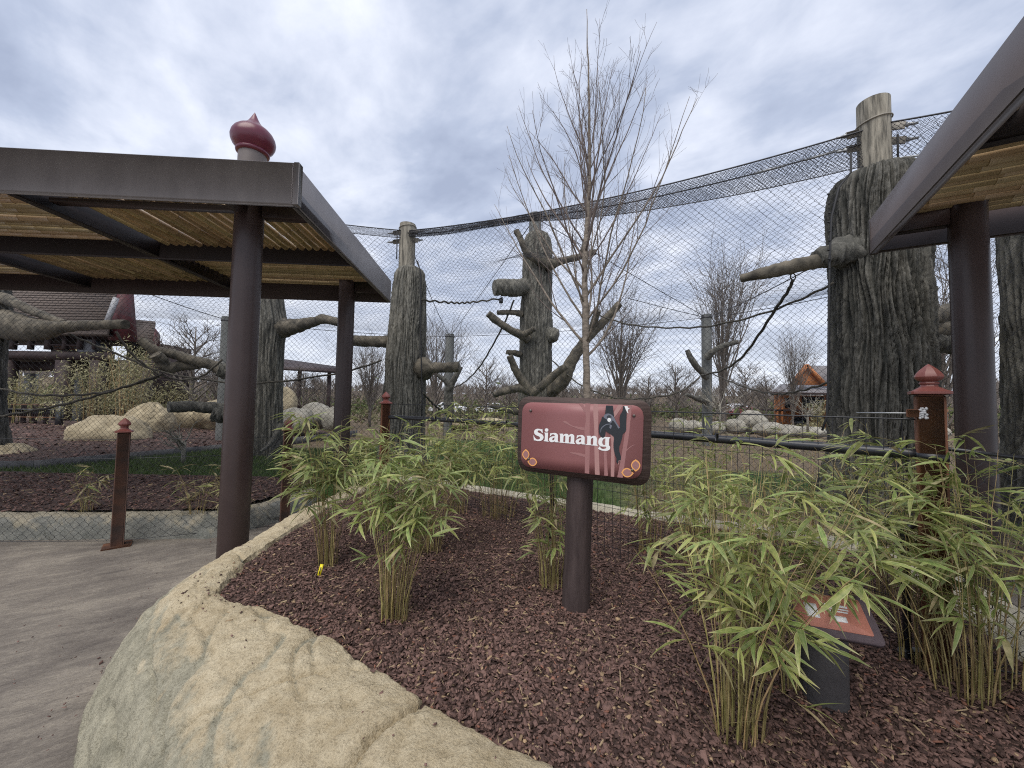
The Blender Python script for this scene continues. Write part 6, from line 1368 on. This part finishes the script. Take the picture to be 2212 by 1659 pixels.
for k, (u, v, D, rx, rz, mt, lab) in enumerate([(425, 905, 15, .85, .65, 'boulder', 'tan boulder under the low dead limb left of the near column'), (470, 900, 14.5, .75, .62, 'boulder', 'tan boulder just left of the near column'), (608, 880, 14, .55, .75, 'boulder', 'tan upright boulder just right of the trunk behind the near column'),
        (640, 910, 13, .55, .50, 'limestone', 'pale cracked boulder above the left bamboo crown'), (685, 900, 14, .6, .5, 'limestone', 'pale rounded boulder between the bamboo crown and the far column'), (722, 905, 13, .42, .42, 'limestone', 'small pale boulder left of the far column'),
        (1625, 912, 19, .72, .58, 'limestone', 'grey pointed boulder left of the cedar cabin'), (1590, 921, 19, .6, .40, 'limestone', 'low pale boulder beside the grey pointed one'), (1468, 921, 20, .55, .42, 'limestone', 'pale boulder left of the grey net pole foot'),
        (1500, 923, 20, .62, .36, 'limestone', 'flat pale boulder left of the grey net pole'), (1545, 925, 19, .5, .34, 'limestone', 'flat pale boulder right of the grey net pole'), (1660, 928, 18, .7, .34, 'limestone', 'low pale boulder below the cabin porch'), (1705, 932, 17.5, .7, .30, 'limestone', 'low pale boulder right below the cabin porch'), (1752, 935, 17, .6, .3, 'limestone', 'low pale boulder beside the massive trunk'),
        (990, 916, 20, .9, .3, 'boulder', 'low tan boulder behind the handrail left of the limbed trunk'), (1060, 914, 21, .9, .3, 'boulder', 'low tan boulder behind the handrail near the limbed trunk'), (2012, 935, 9, .35, .2, 'limestone', 'pale rock between the near rusty post and the right column'), (2195, 985, 5.9, .5, .2, 'limestone', 'pale rock at the right edge behind the net')]):
    boulder(bat(u, v, D), (rx, rx * .8, rz), lab, mt, 10 + k, res=28)

# ================================================================== BUILDINGS
def hs(x, y, D): return at(x * .1874, 639.4 + y * .1874, D)      # reading of an enlarged view of the house
DH = 20.0
hp = hs(900, 900, DH)
house = thing('timber_house', (hp.x, DH, .3), 'dark timber house with brown shingled roof and red gable at the left beyond the netting', 'house')
def HB(name, u0_, v0_, u1_, v1_, D0, D1, mt, **kw):
    """box whose near face fills the given reading at distance D0 and runs back to D1"""
    a = hs(u0_, v0_, D0); b = hs(u1_, v1_, D0); m = MB(house.location); cx_ = (a.x + b.x) / 2; cz = (a.z + b.z) / 2
    m.box((cx_, (D0 + D1) / 2, cz), (abs(b.x - a.x), D1 - D0, abs(a.z - b.z))); return m.build(name, mt, house, **kw)
def quad_slab(root, name, P, th, mt):
    P = [Vector(p) for p in P]; nrm = (P[1] - P[0]).cross(P[3] - P[0]).normalized(); V = [tuple(p - Vector(root.location)) for p in P] + [tuple(p - nrm * th - Vector(root.location)) for p in P]
    return link(name, mesh_np(name, np.array(V), np.array([(0, 1, 2, 3), (7, 6, 5, 4), (0, 4, 5, 1), (1, 5, 6, 2), (2, 6, 7, 3), (3, 7, 4, 0)]), mt), root)
el = hs(-900, 400, DH - 1.4); er = hs(1225, 452, DH - 1.4); rl = hs(-900, -420, DH + 3.2); rr_ = hs(1395, -260, DH + 3.2); er.z = el.z; rr_.z = rl.z
quad_slab(house, 'roof', [el, er, rr_, rl], .16, 'shingle')
# shingle courses as real ridges
for k in range(1, 30):
    t = k / 30; a = el.lerp(rl, t); b = er.lerp(rr_, t); m = MB(house.location); m.beam(a + Vector((0, -.02, .01)), b + Vector((0, -.02, .01)), .05, .02); m.build('shingle_course', 'shingle', house)
# gable end with red boards and pale trim
ap = rr_ + Vector((.15, 0, .1)); gb0 = er + Vector((.05, 0, -.2)); g3 = Vector((er.x + 1.25, DH + 1.2, er.z - .6))
quad_slab(house, 'gable', [hs(1240, 505, DH - .8), hs(1475, 512, DH - .8), hs(1428, -90, DH - .8), hs(1362, -90, DH - .8)], .5, 'house_red')
m = MB(house.location); m.beam(hs(1240, 290, DH - 1.1), hs(1342, 20, DH - 1.1), .12, .22); m.build('barge_board', 'trim_white', house)
a, b, c_, d_ = hs(1462, 500, DH + 1), hs(1760, 560, DH + 1), hs(1792, 292, DH + 3.5), hs(1452, 262, DH + 3.5); quad_slab(house, 'side_roof', [a, b, c_, d_], .14, 'shingle')
for k in range(1, 9):
    t = k / 9; p = a.lerp(d_, t); q = b.lerp(c_, t); m = MB(house.location); m.beam(p + Vector((0, -.02, .01)), q + Vector((0, -.02, .01)), .05, .02); m.build('shingle_course', 'shingle', house)
quad_slab(house, 'gable', [hs(1755, 560, DH + 1), hs(1805, 575, DH + 1), hs(1800, 390, DH + 1.6), hs(1788, 370, DH + 1.6)], .4, 'house_red')
HB('side_wall', 1470, 540, 1760, 1250, DH + 1.6, DH + 4, 'house_dark')
HB('soffit', -900, 415, 1215, 445, DH - 1.2, DH + 3, 'house_dark')
HB('balcony_beam', -900, 612, 1250, 735, DH - .9, DH - .6, 'house_dark'); HB('balcony_floor', -900, 700, 1250, 735, DH - .6, DH + 3, 'house_dark')
HB('balcony_wall', 895, 500, 1065, 690, DH - .55, DH - .3, 'wall_grey'); HB('back_wall', -900, 440, -100, 700, DH + 2.8, DH + 3, 'house_dark'); HB('back_wall', 600, 440, 1250, 700, DH + 2.8, DH + 3, 'house_dark')
for x in (-560, -120, 120, 330, 535, 730, 900, 1075): HB('balcony_post', x - (22 if x in (535, 120) else 10), 440, x + (22 if x in (535, 120) else 10), 615, DH - .85, DH - .65, 'house_dark')
HB('balcony_rail', -900, 545, 895, 560, DH - .82, DH - .72, 'house_dark')
for x0, x1 in ((600, 720), (750, 880)):
    for y_ in (578, 596, 612): HB('rail_board', x0, y_, x1, y_ + 9, DH + .6, DH + .65, 'rail_wood')
for k in range(9): HB('stair_baluster', 1105 + k * 17, 505 + k * 9, 1109 + k * 17, 640 + k * 4, DH - .8, DH - .77, 'black_steel')
for x, w in ((-600, 60), (-200, 60), (30, 40), (675, 78), (1060, 60), (1620, 60), (1400, 60)): HB('ground_post', x - w / 2, 735, x + w / 2, 1500, DH - .9, DH - .5, 'house_dark')
HB('ground_wall', 730, 900, 905, 1500, DH + 1, DH + 1.2, 'wall_grey'); HB('ground_wall', 1060, 735, 1500, 1500, DH + 2, DH + 2.2, 'house_dark'); HB('ground_wall', 905, 735, 1060, 1500, DH + 2.4, DH + 2.6, 'house_dark')
HB('ground_lintel', -900, 735, 1500, 880, DH + .2, DH + .4, 'house_dark'); HB('ground_wall', 280, 890, 380, 1230, DH + 3, DH + 3.2, 'wall_grey')
# terrace railing with wooden top boards
dk = thing('terrace_railing', (hs(300, 1400, 14).x, 14, .3), 'terrace railing with brown wooden boards and dark posts at the far left', 'railing')
def RB(name, u0_, v0_, u1_, v1_, D0, mt, th=.08):
    a = hs(u0_, v0_, D0); b = hs(u1_, v1_, D0); m = MB(dk.location); m.box(((a.x + b.x) / 2, D0, (a.z + b.z) / 2), (abs(b.x - a.x), th, abs(a.z - b.z))); m.build(name, mt, dk)
for y_, h_, mt in ((1238, 18, 'rail_wood'), (1382, 16, 'rail_wood'), (1430, 22, 'house_dark'), (1470, 18, 'wall_grey'), (1300, 7, 'black_steel')): RB('rail_board', -700, y_, 655, y_ + h_, 14, mt)
RB('end_post', 668, 1215, 700, 1610, 13.8, 'black_steel', .10)
for x in range(-640, 660, 130): RB('rail_post', x - 7, 1240, x + 7, 1545, 14.1, 'house_dark')
for x in range(-680, 650, 26): RB('baluster', x - 2, 1305, x + 2, 1382, 14.05, 'black_steel', .02)
# low retaining line of stone below it
m = MB((0, 0, 0)); a = hs(-700, 1580, 13.4); b = hs(860, 1575, 13.4); c0_ = (a + b) / 2; m = MB(c0_); m.beam(a, b, .5, .22, bev=.05); o = m.build('stone_edging', 'boulder', None); o.location = c0_; o['label'] = 'long tan stone edging at the foot of the far left terrace'; o['category'] = 'stone edging'

def cs(x, y, D): return at(1425.6 + x * .1836, 734.4 + y * .1836, D)
DCB = 31.0
cp = cs(1800, 1000, DCB); cab = thing('cedar_cabin', (cp.x, DCB, .1), 'orange cedar cabin with grey roof and gable, seen beside the massive trunk', 'cabin')
def CB(name, u0_, v0_, u1_, v1_, D0, D1, mt):
    a = cs(u0_, v0_, D0); b = cs(u1_, v1_, D0); m = MB(cab.location); m.box(((a.x + b.x) / 2, (D0 + D1) / 2, (a.z + b.z) / 2), (abs(b.x - a.x), D1 - D0, abs(a.z - b.z))); m.build(name, mt, cab)
quad_slab(cab, 'porch_roof', [cs(1290, 628, DCB - 1.5), cs(3500, 628, DCB - 1.5), cs(3500, 520, DCB + 1.5), cs(1420, 520, DCB + 1.5)], .12, 'cabin_roof')
CB('porch_fascia', 1290, 628, 3500, 648, DCB - 1.5, DCB - 1.4, 'house_dark')
quad_slab(cab, 'main_roof', [cs(1730, 300, DCB), cs(1960, 520, DCB), cs(3300, 520, DCB + .2), cs(3200, 318, DCB + 4)], .12, 'cabin_roof')
def tri_slab(root, name, P, th, mt):
    P = [Vector(p) for p in P]; V = [tuple(p - Vector(root.location)) for p in P] + [tuple(p + Vector((0, th, 0)) - Vector(root.location)) for p in P]; link(name, mesh_np(name, np.array(V), [np.array([(0, 1, 2), (5, 4, 3)]), np.array([(0, 3, 4, 1), (1, 4, 5, 2), (2, 5, 3, 0)])], mt), root)
tri_slab(cab, 'gable_wall', [cs(1560, 528, DCB - .3), cs(1930, 528, DCB - .3), cs(1720, 315, DCB - .3)], .3, 'cedar')
for a_, b_ in (((1545, 535), (1722, 296)), ((1950, 535), (1718, 296))):
    m = MB(cab.location); m.beam(cs(*a_, DCB - .5), cs(*b_, DCB - .5), .3, .22); m.build('barge_board', 'cedar', cab)
CB('wall', 1370, 648, 3400, 1060, DCB + 1.2, DCB + 1.5, 'cedar'); 
for x0, x1, y0_, y1_ in ((1680, 1960, 665, 800), (1480, 1530, 680, 800), (1580, 1750, 905, 1060), (1860, 1960, 890, 1050), (2700, 2900, 680, 800)): CB('dark_opening', x0, y0_, x1, y1_, DCB + 1.1, DCB + 1.25, 'glass_dark')
CB('balcony_floor', 1340, 815, 3400, 872, DCB - .6, DCB + 1.2, 'house_dark')
for x in (1385, 1440, 1965, 2750, 2900, 3100): CB('porch_post', x - 12, 648, x + 12, 1050, DCB - .6, DCB - .4, 'cedar')
CB('ground_fascia', 1360, 880, 3400, 910, DCB - .4, DCB - .3, 'house_dark')
g_ = cs(1850, 1040, 24); thicket((g_.x, 24, .1), 1.9, .45, 900, 'yellowish shrub in front of the cedar cabin', 9, lf=.2, cat='shrub', name='shrub')
g_ = cs(1780, 1090, 20); thicket((g_.x, 20, .1), .7, .6, 700, 'low olive shrub below the cedar cabin', 10, lf=.14, cat='shrub', name='shrub')
# small far shelter
sh_ = at(680, 850, 20); she = thing('far_shelter', (sh_.x, 20, .1), 'flat roofed dark shelter on thin posts in the distance left of the far column', 'shelter')
quad_slab(she, 'roof', [at(560, 792, 18), at(727, 802, 18), at(732, 792, 21), at(560, 768, 21)], .10, 'house_dark')
for u in (712, 648): 
    m = MB(she.location); p_ = at(u, 800, 18.6); m.tube([(p_.x, 18.6, .1), (p_.x, 18.6, p_.z)], .09, 10); m.build('post', 'house_dark', she, True)
# two parked vehicles, tiny
def vehicle(u, v, D, mt, label, L=4.4, H_=1.5):
    p = at(u, v, D); root = thing('parked_car', (p.x, D, ground_z(p.x, D)), label, 'car', 'vehicles parked beyond the enclosure')
    prof_ = [(-.5, .25), (-.5, .55), (-.44, .62), (-.30, .66), (-.16, .98), (.18, 1.0), (.34, .70), (.48, .62), (.5, .3), (.5, .25)]
    V = []; 
    for s in (-1, 1):
        for (a, b) in prof_: V.append((a * L, s * .85 * (1 if b < .7 else .8), b * H_))
    n = len(prof_); q = [(i, i + 1, n + i + 1, n + i) for i in range(n - 1)] + [(n - 1, 0, n, 2 * n - 1)]
    me = mesh_np('body', np.array(V), np.array(q), mt); me2 = link('body', me, root)
    m = MB()
    for s in (-1, 1):
        side = [(a * L, s * .85 * (1 if b < .7 else .8), b * H_) for a, b in prof_]; k = m.n; m.add(np.array(side + [(0, s * .85, .5 * H_)]), np.zeros((0, 3), int)); m.f.setdefault(3, []).append(np.array([(k + i, k + (i + 1) % n, k + n) for i in range(n)]))
    m.build('side_panel', mt, root)
    for a_, b_ in ((-.14, 0.0), (.02, .17)):
        m = MB(); m.box(((a_ + b_) / 2 * L, -.74, .82 * H_), ((b_ - a_) * L, .04, .22 * H_)); m.build('window', 'glass_dark', root)
    for x in (-.32, .32):
        for s in (-1, 1): m = MB(); m.tube([(x * L, s * .70, .32), (x * L, s * .90, .32)], .32, 16); m.build('wheel', 'tyre', root)
vehicle(1590, 903, 58, 'car_white', 'white vehicle parked far off left of the cedar cabin', 5, 2.0); vehicle(1606, 908, 56, 'car_red', 'dark red car parked in front of the white vehicle'); vehicle(968, 893, 46, 'car_white', 'white car far off behind the wire fence left of the sign')
vehicle(1065, 893, 48, 'car_white', 'white car glimpsed behind the lowest limb of the limbed trunk')
